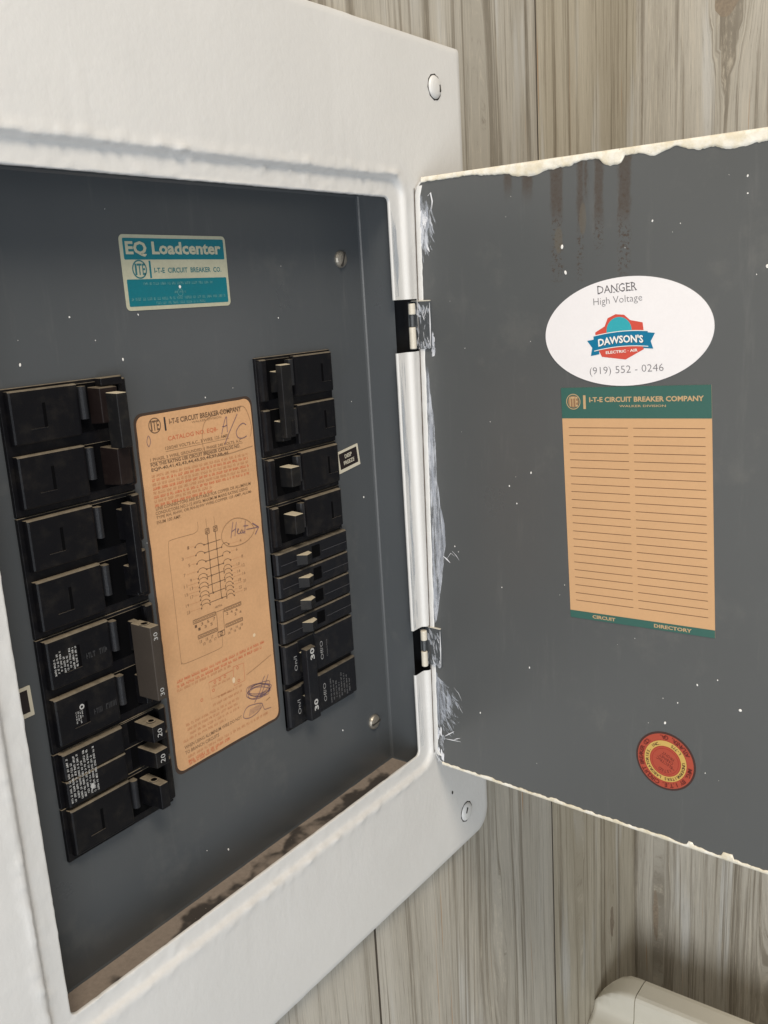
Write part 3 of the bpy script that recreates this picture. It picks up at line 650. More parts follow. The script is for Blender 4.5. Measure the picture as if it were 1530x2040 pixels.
# ---- door
dr = MB(); W_, Z0, Z1, r_ = 27.5, 1.9, 36.95, .95
outl = rrect(0, W_, Z0, Z1, r_, 8); uvs = []
def shr(d): return [(min(max(x, d*.9), W_-d*.9), min(max(z, Z0+d), Z1-d)) for x, z in [( (x-W_/2)*(1-2*d/W_)+W_/2, (z-(Z0+Z1)/2)*(1-2*d/(Z1-Z0))+(Z0+Z1)/2) for x, z in outl]]
lps = [(shr(.12), -.95), (outl, -.95), (outl, -.12), (shr(.04), -.03), (shr(.12), 0)]
dr.loft([[door_pt(s_, z, h) for s_, z in lp] for lp, h in lps], 'white_paint')
a = len(dr.v)-len(outl); dr.f.append(tuple(range(a, a+len(outl)))); dr.m.append(dr.mat('door_enamel'))
b0 = dr.add([door_pt(s_, z, -.12) for s_, z in shr(.12)], [tuple(range(len(outl)))], 'white_paint')
for lp, h in lps: uvs += [(s_*.1, z*.1) for s_, z in lp]
uvs += [(s_*.1, z*.1) for s_, z in shr(.12)]
door = dr.build('door', panel, uv=uvs); door['label'] = 'open steel door, grey enamel inside'
# dried paint along the door edges
drip = [(.0, 36.6), (.97, 36.66), (1.44, 36.66), (2.52, 36.66), (3.72, 36.68), (4.88, 36.55), (5.87, 36.5), (6.56, 36.31), (7.51, 36.22), (8.43, 36.41), (9.59, 36.46), (10.34, 36.64), (11.08, 36.6), (11.44, 36.31), (11.8, 36.2), (12.27, 36.28), (12.5, 36.58), (13.2, 36.6), (13.88, 36.39), (14.32, 36.51), (14.87, 36.69), (15.63, 36.49), (15.95, 36.37), (16.57, 36.45), (17.4, 36.25), (18.0, 36.28), (18.68, 36.37), (19.5, 36.4), (21, 36.3), (23, 36.55), (25, 36.35), (27.2, 36.5)]
def interp(tab, x):
    for (a, va), (b_, vb) in zip(tab, tab[1:]):
        if a <= x <= b_: t_ = (x-a)/(b_-a); t_ = t_*t_*(3-2*t_); return va+(vb-va)*t_
    return tab[-1][1] if x > tab[-1][0] else tab[0][1]
def bead(name, samples, mat, hmax):
    """samples: (outer point, inner point) in door coords; rounded strip between them"""
    b_ = MB(door_pt); L_ = []
    for (so, zo), (si, zi) in samples:
        row = []
        for t_, hh in ((0, .012), (.0, .55), (.25, .8), (.55, .9), (.8, .95), (.93, .7), (1.0, .06)):
            s_ = so+(si-so)*t_; z = zo+(zi-zo)*t_; nn = noise.noise(Vector((s_*2.2, z*2.2, 4)))
            row.append((s_, z, max(.01, hmax*hh*(1+.55*nn))))
        L_.append(row)
    b_.loft(L_, mat, closed=False); o = b_.build(name, door, smooth_=True); return o
smp = []
for i in range(280):
    s_ = .55+26.4*i/279; zl = interp(drip, s_)+.05*noise.noise(Vector((s_*3.5, 0, 0)))+.03*noise.noise(Vector((s_*9, 0, 0))); smp.append(((s_, 36.93), (s_, min(zl, 36.78))))
bead('dried_paint', smp, 'ivory_paint', .07)
smp = []
for i in range(280):
    s_ = .7+26.2*i/279; k = .19+.10*noise.noise(Vector((s_*1.1, 5, 0)))+.07*noise.noise(Vector((s_*4, 2, 0)))+(.22 if 18.1 < s_ < 18.7 else 0)+(.16 if 16.3 < s_ < 16.6 else 0); smp.append(((s_, 1.92), (s_, 1.92+max(k, .06))))
bead('dried_paint', smp, 'ivory_paint', .06)
smp = []
for i in range(180):
    z = 2.5+34.0*i/179; cor = max(0, z-36.0)*.35+max(0, 2.85-z)*.8
    smp.append(((.02+cor, z), (.42+cor+.05*noise.noise(Vector((z*.8, 1, 1)))+.03*noise.noise(Vector((z*3, 1, 1))), z)))
bead('dried_paint', smp, 'white_paint', .05)
# brushed translucent smears beside the hinge
sm = MB(door_pt)
bound = [(2.4, .6), (3.3, .9), (4.4, .9), (5.6, 1.5), (6.4, 1.95), (7.2, 1.45), (7.9, .6), (8.4, .5), (11.0, .45), (11.56, .61), (12.54, .8), (14.16, 1.08), (15.42, 1.27), (16.21, 1.44), (17.27, 1.41), (18.75, 1.14), (20.23, .96), (23.17, .91), (25.76, .64), (27.3, .5), (30.5, .5), (33.2, .45), (33.6, .95), (34.5, 1.2), (35.6, 1.1), (36.1, .5)]
rs = random.Random(11)
def ribbon(b_, pts, wd, mat, h):
    L_ = []; R_ = []
    for i, q in enumerate(pts):
        a = Vector(pts[max(0, i-1)]); c_ = Vector(pts[min(len(pts)-1, i+1)]); d = (c_-a); d = d.normalized() if d.length else Vector((0, 1)); nrm = Vector((-d.y, d.x))*wd/2*(1 if 0 < i < len(pts)-1 else .25)
        L_.append((q[0]+nrm.x, q[1]+nrm.y, h)); R_.append((q[0]-nrm.x, q[1]-nrm.y, h))
    n_ = len(pts); b_.add(L_+R_, [(i, i+1, n_+i+1, n_+i) for i in range(n_-1)], mat)
rows = []
for i in range(170):
    z = 11.2+(26.6-11.2)*i/169; bb = interp(bound, z); rows.append([(.40+(bb-.40)*t_+(.02*noise.noise(Vector((z*4, t_, 0))) if t_ else 0), z, .006) for t_ in (0, .5, 1)])
sm.loft(rows, 'smear_film', closed=False)
for z0_, z1_ in ((4.6, 8.0), (33.2, 36.2)):
    rows = []
    for i in range(50):
        z = z0_+(z1_-z0_)*i/49; bb = max(.45, interp(bound, z)*.8+.12*noise.noise(Vector((z*5, 3, 0)))); rows.append([(.40+(bb-.40)*t_, z, .006) for t_ in (0, .5, 1)])
    sm.loft(rows, 'smear_film', closed=False)
hh = .008
for i in range(230):
    z = rs.uniform(11.3, 26.4); bb = interp(bound, z); s0 = .42+(bb-.40)*rs.random()**1.1; L_ = rs.uniform(.8, 4.5); pts = []
    for k in range(7):
        zz = z-L_*k/6
        if zz < 11.1: break
        pts.append((min(s0+.015*math.sin(k+i)+(interp(bound, zz)-bb)*.6*(s0-.4)/(bb-.39), interp(bound, zz)+.03), zz))
    if len(pts) > 2: ribbon(sm, pts, rs.uniform(.012, .035), 'smear_stroke', hh+.00004*i)
for i in range(120):                               # curly strokes near the lower and upper corner
    low = i < 70; zc, sc_ = (rs.uniform(4.8, 7.8), .45) if low else (rs.uniform(33.4, 36.0), .4)
    bb = interp(bound, zc); s0 = .42+(bb-.42)*rs.random(); a = rs.uniform(.7, 1.4) if low else rs.uniform(1.1, 2.2); L_ = rs.uniform(.4, 1.2); cur = rs.uniform(-.9, .3); pts = []
    x, z = s0, zc
    for k in range(8): pts.append((max(.3, min(x, 2.45)), z)); x += math.cos(a)*L_/7*(1 if low else .6); z -= math.sin(a)*L_/7; a += cur/7
    ribbon(sm, pts, rs.uniform(.03, .10), 'smear_soft', .020+.00004*i)
for pts, wd in (([(.95, 3.9), (1.3, 4.15), (1.68, 4.42)], .07), ([(.97, 3.75), (1.5, 3.8), (2.15, 3.86)], .06), ([(1.6, 3.83), (1.85, 3.98), (2.12, 4.1)], .05), ([(1.55, 15.4), (1.8, 15.75), (2.1, 15.6)], .03), ([(1.9, 15.9), (2.2, 15.65), (2.4, 15.4)], .035), ([(1.25, 15.5), (1.5, 15.35), (1.75, 15.15)], .10), ([(.95, 35.9), (1.15, 36.05), (1.25, 35.6), (1.2, 35.2)], .09), ([(1.75, 7.3), (2.1, 7.0), (2.3, 6.6)], .03), ([(2.0, 6.3), (2.2, 6.0), (2.35, 5.8)], .03)):
    ribbon(sm, pts, wd, 'stroke_white', .027)
r7 = random.Random(21)
for i in range(90):
    if i < 45: zc, s0, L_, a = r7.uniform(33.6, 35.4), r7.uniform(.42, .85), r7.uniform(.3, 1.0), r7.uniform(1.2, 1.9)
    elif i < 65: zc, s0, L_, a = r7.uniform(27.5, 28.6), r7.uniform(.98, 1.12), r7.uniform(.2, .6), r7.uniform(1.4, 1.8)
    else: zc, s0, L_, a = r7.uniform(2.6, 4.6), r7.uniform(.42, .85), r7.uniform(.2, .7), r7.uniform(1.2, 1.9)
    pts = []; x, z = s0, zc
    for k in range(6): pts.append((x, z)); x += math.cos(a)*L_/5; z -= math.sin(a)*L_/5; a += r7.uniform(-.15, .15)
    ribbon(sm, pts, r7.uniform(.07, .17), 'stroke_white' if r7.random() < .25 else 'smear_stroke', .030+.00005*i)
tag(sm.build('paint_smears', door, fixn=False), kind='stuff')
specks(door_pt, [(9.15, 32.65, .09), (9.34, 31.39, .08), (9.76, 23.54, .05), (16.27, 22.26, .05), (13.87, 33.51, .05), (15.22, 33.29, .03), (18.18, 35.04, .05), (18.21, 34.31, .05), (19.17, 31.16, .09), (7.24, 20.99, .05), (5.87, 20.14, .05), (6.33, 19.2, .04), (13.45, 20.02, .03), (12.19, 19.57, .05), (5.27, 14.22, .035), (9.24, 15.01, .03), (7.01, 9.77, .045), (15.62, 9.8, .04), (17.6, 11.49, .04), (18.74, 10.19, .10), (14.98, 8.53, .07), (17.13, 6.37, .03), (3.61, 6.14, .05), (2.1, 16.2, .04), (2.35, 15.9, .035), (16.6, 11.0, .05), (14.92, 6.85, .11)], 'paint_specks', door, 26, ((2, 20), (3, 35.5)))
# hinge leaves and knuckles
for za, zb in ((27.62, 30.28), (8.46, 10.86)):
    b_ = MB(door_pt); b_.box((-.42, za, -.06), (.95, zb, .11), 'grey_enamel')
    lf = b_.build('hinge_leaf', door, bevel=.03)
    b_ = MB(door_pt); r5 = random.Random(int(za))
    b_.box((-.40, zb-.005, .0), (.9, zb+.05, .10), 'ivory_smooth')
    for i in range(34):
        s0 = r5.uniform(-.2, .9); z = r5.choice((r5.uniform(za, za+.9), r5.uniform(zb-.9, zb), r5.uniform(za, zb))); a = r5.uniform(-1.9, -1.0); L_ = r5.uniform(.15, .7)
        ribbon(b_, [(min(.93, max(-.3, s0+math.cos(a)*L_*k/4)), max(za+.01, min(zb-.01, z+math.sin(a)*L_*k/4))) for k in range(5)], r5.uniform(.012, .05), 'stroke_white' if r5.random() < .2 else 'smear_stroke', .113+.00008*i)
    for i in range(16):
        z = r5.uniform(za+.05, zb-.05); z = z if r5.random() < .3 else (r5.uniform(za+.05, za+.7) if i % 2 else r5.uniform(zb-.6, zb-.05)); s0 = r5.uniform(-.2, .7)
        ribbon(b_, [(s0+.08*k, max(za+.02, min(zb-.02, z-.1*k*r5.uniform(.5, 2)))) for k in range(4)], r5.uniform(.1, .22), 'smear_soft' if i % 3 else 'smear_stroke', .122+.0001*i)
    ribbon(b_, [(.91, zb-.1), (.92, (za+zb)/2), (.90, za+.05)], .09, 'stroke_white', .127); ribbon(b_, [(.45, za+.1), (.7, za+.12), (.9, za+.3)], .2, 'smear_stroke', .121)
    tag(b_.build('hinge_paint', door, fixn=False), kind='stuff')
    for k0, k1, mt in ((zb-.72, zb-.1, 'ivory_smooth'), (zb-1.42, zb-.72, 'grey_enamel'), (za+.02, zb-1.42, 'ivory_smooth')):
        b_ = MB(); n_ = 16; xk = XH-LEAN2*(k0+k1)/2*1.0-.50; rr = .20 if mt != 'grey_enamel' else .12
        b_.loft([[(xk+r*math.cos(2*math.pi*i/n_), -.36+r*math.sin(2*math.pi*i/n_), z) for i in range(n_)] for r, z in ((rr*.85, k0), (rr, k0+.04), (rr, k1-.04), (rr*.85, k1))], mt, cap0=True, cap1=True)
        b_.build('hinge_knuckle', panel, smooth_=False)
    b_ = MB(); xk = XH-LEAN2*(za+zb)/2; b_.box((xk-.52, -.20, za+.03), (xk-.12, -.12, zb-.03), 'grey_enamel'); b_.build('hinge_strap', panel)

# dark strip standing for gap shade, paint streaks plus painted shade on the rim tabs
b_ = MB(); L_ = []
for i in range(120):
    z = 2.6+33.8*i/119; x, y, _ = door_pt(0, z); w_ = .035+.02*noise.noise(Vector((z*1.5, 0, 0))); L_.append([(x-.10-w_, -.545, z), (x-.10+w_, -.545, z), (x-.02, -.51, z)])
b_.loft(L_, 'gap_shade_brown', closed=False); b_.build('hinge_gap_shade', panel)
b_ = MB(lambda u, v, h: (u, RY-.045-h, v)); r6 = random.Random(5)
for za, zb in ((3.4, 8.0), (11.2, 27.3), (30.6, 35.2)):
    rows = []
    for i in range(60): z = za+(zb-za)*i/59; tp = min(1, i/14, (59-i)/14); rows.append([(33.0, z, 0), (33.0+.2*tp, z, 0), (33.0+tp*(.42+.1*noise.noise(Vector((z, 2, 2)))), z, 0)])
    if za > 5: b_.loft(rows, 'rim_smear_shade', closed=False)
    for i in range(int((zb-za)*4)):
        z = r6.uniform(za+.3, zb); L2 = r6.uniform(.5, 3); u = r6.uniform(33.02, 33.5)
        ribbon(b_, [(u+.01*math.sin(k+i), max(za, z-L2*k/4)) for k in range(5)], r6.uniform(.015, .05), 'rim_smear_shade', .004+.0001*i)
tag(b_.build('rim_streak_shade', panel, fixn=False), kind='stuff')

# ---- danger sticker (oval)
def door_frame(cs, cz, rot):
    c_, q = math.cos(rot), math.sin(rot); return lambda u, v, h: door_pt(cs+u*c_-v*q, cz+u*q+v*c_, h)
p = Print(door_frame(12.57, 28.42, .062))
p.poly(ellipse(0, 0, 4.37, 2.62, .0, 96), 'sticker_white', .034, .03)
h = .042; tz = .012
def serif(u0, u1, v0, v1, body, mat):
    p.text(body, u0, u1, v0, v1, mat, h, bold=-.004)
serif(-1.33, .70, 1.94, 2.31, 'DANGER', 'ink_softgrey')
for u in (-1.28, -.62, -.46, -.25, -.02, .20, .36, .49, .66): p.rect(u-.05, u+.06, 1.925, 1.955, 'ink_softgrey', h+.003)
for u in (-1.28, -.25, -.01, .20, .46): p.rect(u-.06, u+.05, 2.295, 2.325, 'ink_softgrey', h+.003)
p.text('High Voltage', -1.58, .96, 1.30, 1.74, 'ink_grey', h, bold=-.012)
# badge: red shield, teal disc, blue ribbon
up6 = lambda pts, du=-.25, dv=-.28: [(a+du, b_+dv) for a, b_ in pts]
p.poly(up6([(-1.32, .36), (-.8, .62), (-.62, 1.0), (-.2, 1.16), (.25, 1.1), (.55, .82), (1.18, .66), (1.22, .2), (1.18, -.62), (.22, -1.06), (-1.02, -.86), (-1.3, -.3)]), 'logo_red', h)
p.poly(up6(ellipse(-.05, .36, .66, .66, 0, 40)), 'logo_teal', h+.004)
def rib(u): return .10*(1-(u/1.4)**2)
n_ = 14; us = [-1.42+2.84*i/n_ for i in range(n_+1)]
p.poly(up6([(-1.78, -.02), (-1.2, .04), (-1.15, -.72), (-1.62, -.78), (-1.52, -.38)]), 'logo_blue', h+.006)
p.poly(up6([(1.78, .12), (1.2, .2), (1.15, -.56), (1.66, -.62), (1.55, -.26)]), 'logo_blue', h+.006)
lo = [(u, -.52+rib(u)*1.1+.02*u) for u in us]; hi = [(u, .22+rib(u)+.02*u) for u in us]
p.add([(*q, h+.010) for q in up6(lo)+up6(hi)], [(i, i+1, n_+2+i, n_+1+i) for i in range(n_)], 'logo_blue')
p.line(up6(hi), .035, 'logo_white', h+.013); p.line(up6(lo), .035, 'logo_white', h+.013)
wp = lambda a: .10*(1-(a/1.3)**2)-.05
p.text("DAWSON'S", -1.40, .96, -.60, -.22, 'logo_shadow', h+.015, bold=.03, rot=.015, warp=wp); p.text("DAWSON'S", -1.43, .93, -.58, -.20, 'logo_white', h+.018, bold=.03, rot=.015, warp=wp)
p.text('ELECTRIC · AIR', -1.05, .62, -1.0, -.86, 'logo_white', h+.015, bold=.02, rot=.02)
p.text('(919) 552 - 0246', -1.98, 1.88, -2.10, -1.63, 'ink_grey', h, bold=-.012)
o = p.build('danger_sticker', door); o['label'] = 'white oval high voltage warning sticker with red and blue badge'

# ---- directory card
p = Print(door_frame(13.245, 19.62, .044)); cw, ch = 7.81, 12.33
X0, X1, Y0, Y1 = -cw/2, cw/2, -ch/2, ch/2
p.poly([(X0, Y0), (X1, Y0), (X1, Y1), (X0, Y1)], 'card_buff', .022, .02); h = .030; h2 = .038
p.rect(X0-.002, X1+.002, Y1-1.58, Y1+.002, 'card_green', h); p.rect(X0-.002, X1+.002, Y0-.002, Y0+.40, 'card_green', h)
p.ring(X0+.68, Y1-.72, .36, .40, 'card_gold', h2); p.poly(ellipse(X0+.68, Y1-.72, .31, .31, 0, 32), 'ink_faded', h+.004)
for s_, a, b_ in (('I', .47, .53), ('T', .55, .77), ('E', .80, .93)): p.text(s_, X0+a, X0+b_, Y1-.97, Y1-.47, 'card_gold', h2, bold=.02)
p.rect(X0+1.24, X0+1.38, Y1-1.10, Y1-.40, 'card_gold', h2)
p.text('I-T-E CIRCUIT BREAKER COMPANY', X0+1.58, X1-.36, Y1-.76, Y1-.50, 'card_gold', h2, bold=.03)
p.text('WALKER DIVISION', X0+3.2, X0+5.6, Y1-1.02, Y1-.91, 'card_gold', h2, bold=.01)
for i in range(23):
    v = Y1-2.06-.4215*i; k = .012*math.sin(i*1.7)
    p.rect(X0+.36, X0+3.62, v-.016+k, v+.014+k, 'rule_brown', h); p.rect(X0+3.90, X1-.32, v-.016, v+.014, 'rule_brown', h)
p.text('CIRCUIT', X0+1.3, X0+2.6, Y0+.10, Y0+.29, 'card_gold', h2, bold=.03); p.text('DIRECTORY', X1-3.1, X1-1.15, Y0+.10, Y0+.29, 'card_gold', h2, bold=.03)
o = p.build('directory_card', door); o['label'] = 'blank buff circuit directory card with green header'

# ---- round inspection seal, stuck on upside down
p = Print(door_frame(15.05, 6.42, -.06)); p.poly(ellipse(0, 0, 1.60, 1.60, 0, 72), 'seal_dark', .022, .02)
p.poly(ellipse(0, 0, 1.50, 1.50, 0, 72), 'seal_orange', .028); p.poly(ellipse(0, 0, 1.15, 1.15, 0, 72), 'seal_line', .032); p.poly(ellipse(0, 0, 1.13, 1.13, 0, 72), 'seal_yellow', .036)
p.poly(ellipse(0, 0, .84, .84, 0, 60), 'seal_line', .040); p.poly(ellipse(0, 0, .81, .81, 0, 60), 'seal_orange', .044); p.ring(0, 0, .69, .72, 'seal_line', .048)
h = .050; p.arctext('MFG. BY I.T.E. CIRCUIT BREAKER CO.', 0, 0, 1.325, 0, -228, .23, 'seal_ink', h); p.arctext('ATLANTA, GA.', 0, 0, 1.325, 30, 108, .23, 'seal_ink', h, inward=True)
p.arctext('UNDERWRITERS LABORATORIES, INC.', 0, 0, .985, 14, -252, .16, 'seal_dark', h); p.arctext('L-775', 0, 0, .985, 40, 76, .16, 'seal_dark', h, inward=True)
p.arctext('LISTED', 0, 0, .55, -30, -125, .17, 'seal_ink', h, bold=.0)
for i, s_ in enumerate(('ELECTRIC', 'CABINET', 'FRONT')):
    r0 = math.pi-.38; off = -.10+.22*i; p.text(s_, -math.sin(r0)*-off-.46+.06*i, -math.sin(r0)*-off+.46-.06*i, .02+off*.92-.08, .02+off*.92+.08, 'seal_ink', h, rot=r0)
o = p.build('inspection_seal', door); o['label'] = 'round orange and yellow listing seal stuck upside down'

# ================================================================== circuit breakers
GRP = 'circuit breakers in the panel'
BW = 5.85; ZT = 28.04; PITCH = 2.54
def col_fn(left):
    return (lambda q, h, z: (10.0+q, D-h, z)) if left else (lambda q, h, z: (29.9-q, D-h, z))
PROF = [(.20, -.05), (.20, .38), (.23, .45), (.30, .49), (3.22, .50), (3.30, .48), (3.33, .40), (3.34, .185), (5.30, .185), (5.33, .36), (5.38, .45), (5.46, .47), (5.70, .46), (5.80, .40), (5.83, .30), (5.83, -.05)]
def pole_face(fn, root, zt, ht=2.1, mat='black_plastic', mark=True, markq=1.62):
    b_ = MB(fn); L_ = []
    for z, k in ((zt-ht, .05), (zt-ht+.05, 0), (zt-.05, 0), (zt, .05)):
        L_.append([(q, h-(k if h > .1 else 0), z) for q, h in PROF])
    b_.loft(L_, mat, cap0=True, cap1=True)
    o = b_.build('pole_face', root)
    if mark:                                       # rating window: raised black bar paints its recess shade, with ledge
        m_ = MB(fn); zc = zt-ht/2; m_.box((markq, .45, zc-.48), (markq+.13, .506, zc+.48), 'bay_black'); m_.build('slot_shade', o)
        m_ = MB(fn); m_.box((markq-.62, .44, zc-.53), (markq+.14, .520, zc-.49), 'charcoal_plastic'); m_.build('ledge', o)
    return o
def base(fn, root, zt, n, mat='black_plastic'):
    b_ = MB(fn); b_.box((0, -.05, zt-PITCH*n+.02), (BW, .17, zt-.02), mat); return b_.build('body', root, bevel=.04)
def handle(fn, root, q0, q1, h0, h1, z0, z1, mat='handle_plastic', taper=.08, name='handle', bev=.05):
    b_ = MB(fn); a, c_ = q0, q1; t_ = taper
    b_.add([(a, h0, z0), (c_, h0, z0), (c_, h0, z1), (a, h0, z1), (a+t_, h1, z0+t_*.6), (c_-t_*.3, h1, z0+t_*.6), (c_-t_*.3, h1, z1-t_*.6), (a+t_, h1, z1-t_*.6)], [(0,1,2,3),(4,7,6,5),(0,4,5,1),(1,5,6,2),(2,6,7,3),(3,7,4,0)], mat)
    return b_.build(name, root, bevel=bev)
def ztop(row): return ZT-PITCH*(row-1)
def bay_liner(fn, face, zt, ht):
    b_ = MB(fn); b_.box((3.36, .14, zt-ht+.06), (5.28, .20, zt-.06), 'bay_black'); b_.build('handle_bay', face)
    b_ = MB(fn); n_ = 8; pr_ = [(3.40, .15)]+[(3.57-.17*math.cos(math.pi*i/n_), .42+.15*math.sin(math.pi*i/n_)) for i in range(n_+1)]+[(3.74, .15)]
    b_.loft([[(q, h, zt-.14) for q, h in pr_], [(q, h, zt-1.48) for q, h in pr_]], 'hump_plastic', cap0=True, cap1=True); b_.build('pivot_cover', face, smooth_=False)
def hole(fn, par, q, h, z, r, mat='bay_black'):
    b_ = MB(fn); n_ = 14; b_.loft([[(q+rr*math.cos(2*math.pi*i/n_), h+rr*math.sin(2*math.pi*i/n_), z+dz) for i in range(n_)] for rr, dz in ((r*1.5, -.02), (r*1.5, .012), (r, .014))], 'brown_plastic'); b_.add([(q+r*math.cos(2*math.pi*i/n_), h+r*math.sin(2*math.pi*i/n_), z+.008) for i in range(n_)], [tuple(range(n_))], mat); b_.build('tie_hole', par)
def plain(name_, left, row, n, label, group=None):
    root = empty('circuit_breaker'); fn = col_fn(left); zt = ztop(row); tag(root, label, 'circuit breaker', GRP)
    base(fn, root, zt, n); faces = []
    for k in range(n):
        f = pole_face(fn, root, zt-.12-k*PITCH, markq=1.62 if left else 1.05); bay_liner(fn, f, zt-.12-k*PITCH, 2.1); faces.append(f)
    return root, fn, zt, faces
def front_fn(fn, h):                               # print lying on a face turned to the room (u runs to the right)
    return fn
def face_print(left, h):
    return lambda u, v, k: (u, D-h-k, v)

# right column ---------------------------------------------------
r, fn, zt, fc = plain('', False, 1, 2, 'double pole black breaker with long plain tie bar, above the deep freeze breaker')
for k in range(2): handle(fn, r, 4.2, 4.9, .15, .75, zt-k*PITCH-1.85, zt-k*PITCH-.75)
tb = handle(fn, r, 4.12, 4.92, .62, 1.02, zt-4.2, zt-.42, taper=.05, name='handle_tie')
b_ = MB(fn); b_.box((4.22, .98, zt-4.05), (4.5, 1.035, zt-3.3), 'black_plastic'); b_.build('tie_clip', tb)
for row, lb in ((3, 'single pole black breaker beside the deep freeze tape label'), (4, 'single pole black breaker between the deep freeze breaker and the row of small tandem switches')):
    r, fn, zt, fc = plain('', False, row, 1, lb); handle(fn, r, 4.02, 4.78, .15, 1.0, zt-1.72, zt-.62, taper=.06)
def tandem(left, row, label):
    root = empty('circuit_breaker'); fn = col_fn(left); zt = ztop(row); tag(root, label, 'circuit breaker', GRP)
    base(fn, root, zt, 1)
    for k in range(2):
        z1 = zt-.03-k*1.27; z0 = z1-1.20; b_ = MB(fn); L_ = []
        pr_ = [(0, -.05), (0, .42), (.06, .48), (2.3, .50), (2.55, .50), (2.62, .49), (5.3, .50), (5.62, .50), (5.76, .45), (5.84, .36), (5.85, .25), (5.85, -.05)]
        for z, d in ((z0, .07), (z0+.06, 0), (z1-.06, 0), (z1, .07)): L_.append([(q, h-(d if h > .1 else 0), z) for q, h in pr_])
        b_.loft(L_, 'charcoal_plastic', cap0=True, cap1=True); f = b_.build('pole_face', root)
        m_ = MB(fn); m_.box((2.45, .47, z0+.30), (3.1, .508, z1-.22), 'bay_black'); m_.build('slot_shade', f)  # raised black box painted as the shade inside an opening
        m_ = MB(fn); zz = (z0+z1)/2-.08; m_.box((4.15, .49, zz), (5.62, .506, zz+.014), 'tandem_line'); m_.build('groove', f)
        m_ = MB(fn); m_.box((.1, .49, zz), (2.3, .506, zz+.014), 'tandem_line'); m_.build('groove', f)
        hz = zt-.40-k*1.27
        b_ = MB(fn); b_.add([(4.4, .45, hz-.62), (3.35, .45, hz-.62), (3.35, .45, hz-.02), (4.4, .45, hz-.02), (4.05, 1.0, hz-.56), (3.45, .74, hz-.56), (3.45, .80, hz-.06), (4.05, 1.0, hz-.03)], [(0,1,2,3),(4,7,6,5),(0,4,5,1),(1,5,6,2),(2,6,7,3),(3,7,4,0)], 'handle_plastic')
        b_.build('handle', root, bevel=.03)
    return root
tandem(False, 5, 'upper black tandem breaker with two small toggles, below the single pole breakers')
tandem(False, 6, 'lower black tandem breaker with two small toggles, directly above the 30 amp breaker')
root = empty('circuit_breaker'); fn = col_fn(False); zt = ztop(7); tag(root, 'double pole 30 amp breaker with On and Off lettering, lowest beside the diagram label', 'circuit breaker', GRP)
base(fn, root, zt, 2)
PROF_save = PROF
PROF = [(0.0, -.05), (0.0, .38), (.05, .44), (.12, .46), (3.0, .46), (3.25, .46), (3.35, .42), (3.38, .34), (4.75, .34), (4.78, .42), (4.86, .46), (5.66, .46), (5.78, .42), (5.85, .30), (5.85, -.05)]
for k in range(2): pole_face(fn, root, zt-.10-k*PITCH, 2.2, 'charcoal_plastic', mark=False)
PROF = PROF_save
for k in range(2): handle(fn, root, 4.0, 4.65, .2, .7, zt-k*PITCH-2.0, zt-k*PITCH-.8)
tb = handle(fn, root, 3.95, 4.80, .60, 1.02, zt-4.72, zt-.50, mat='charcoal_plastic', taper=.06, name='handle_tie')
for k in range(2):
    zc = zt-1.27-k*PITCH; R90 = math.pi/2
    p = Print(face_print(False, .46)); p.text('On/I', 24.78-.42, 24.78+.42, zc-.12, zc+.12, 'mark_mid', .006, rot=R90); 
    p.text('Off/O', 26.98-.55, 26.98+.55, zc-.12, zc+.12, 'mark_mid', .006, rot=R90)
    if k == 0: p.text('Contacts Only', 27.45-.5, 27.45+.5, zc-.06, zc+.06, 'mark_grey', .006, rot=R90)
    else:
        q = Print(lambda u, v, hh_: (27.4+v, D-.466-hh_, zc+u))
        for i in range(8): q.scrawl(-.85+.08*(i % 3), .75-.2*(i % 4), .05+.24*i, .10, 'mark_grey', .004)
        q.build('fine_print', root)
    p.build('lettering', root)
    p = Print(face_print(False, 1.02)); p.text('30', 25.56-.33, 25.56+.33, zc+.40-.17-k*.45, zc+.40+.17-k*.45, 'mark_white', .006, rot=R90, bold=.03); p.build('rating_number', tb)

# left column ----------------------------------------------------
r, fn, zt, fc = plain('', True, 1, 2, 'double pole black breaker with short dark tie piece and a maroon handle')
handle(fn, r, 4.0, 5.0, .15, .9, zt-1.9, zt-.35, mat='maroon_plastic'); handle(fn, r, 4.25, 5.0, .15, 1.25, zt-PITCH-2.0, zt-PITCH-.35, mat='maroon_plastic')
tb = handle(fn, r, 4.35, 4.95, .8, 1.55, zt-2.95, zt-.60, mat='handle_plastic', taper=.05, name='handle_tie')
b_ = MB(fn); b_.box((4.4, .2, zt-.36), (5.5, .62, zt-.02), 'black_plastic'); b_.build('end_stop', r, bevel=.04)
r, fn, zt, fc = plain('', True, 3, 2, 'double pole black breaker with plain dark tie bar, above the breaker with the brown tie')
for k in range(2): handle(fn, r, 4.65, 5.1, .15, .9, zt-k*PITCH-2.0, zt-k*PITCH-.6, mat='black_plastic')
handle(fn, r, 4.66, 5.06, .55, 1.15, zt-4.35, zt-.30, mat='black_plastic', taper=.04, name='handle_tie')
r, fn, zt, fc = plain('', True, 5, 2, 'double pole black breaker with brown grey tie bar and white fine print')
for k in range(2): handle(fn, r, 4.5, 4.9, .15, .8, zt-k*PITCH-2.0, zt-k*PITCH-.6, mat='black_plastic')
tb = handle(fn, r, 4.40, 4.95, .50, 1.80, zt-4.10, zt-.62, mat='brown_plastic', taper=.03, name='handle_tie')
hole(fn, tb, 4.66, 1.15, zt-.62, .16)
for k, dz in enumerate((-1.1, -3.7)):
    p = Print(face_print(True, 1.80)); p.text('30', 14.68-.18, 14.68+.18, zt+dz-.11, zt+dz+.11, 'mark_white', .006, rot=1.57); p.build('rating_number', tb)
p = Print(lambda u, v, hh_: (10.42+v, D-.500-hh_, zt-1.15+u))
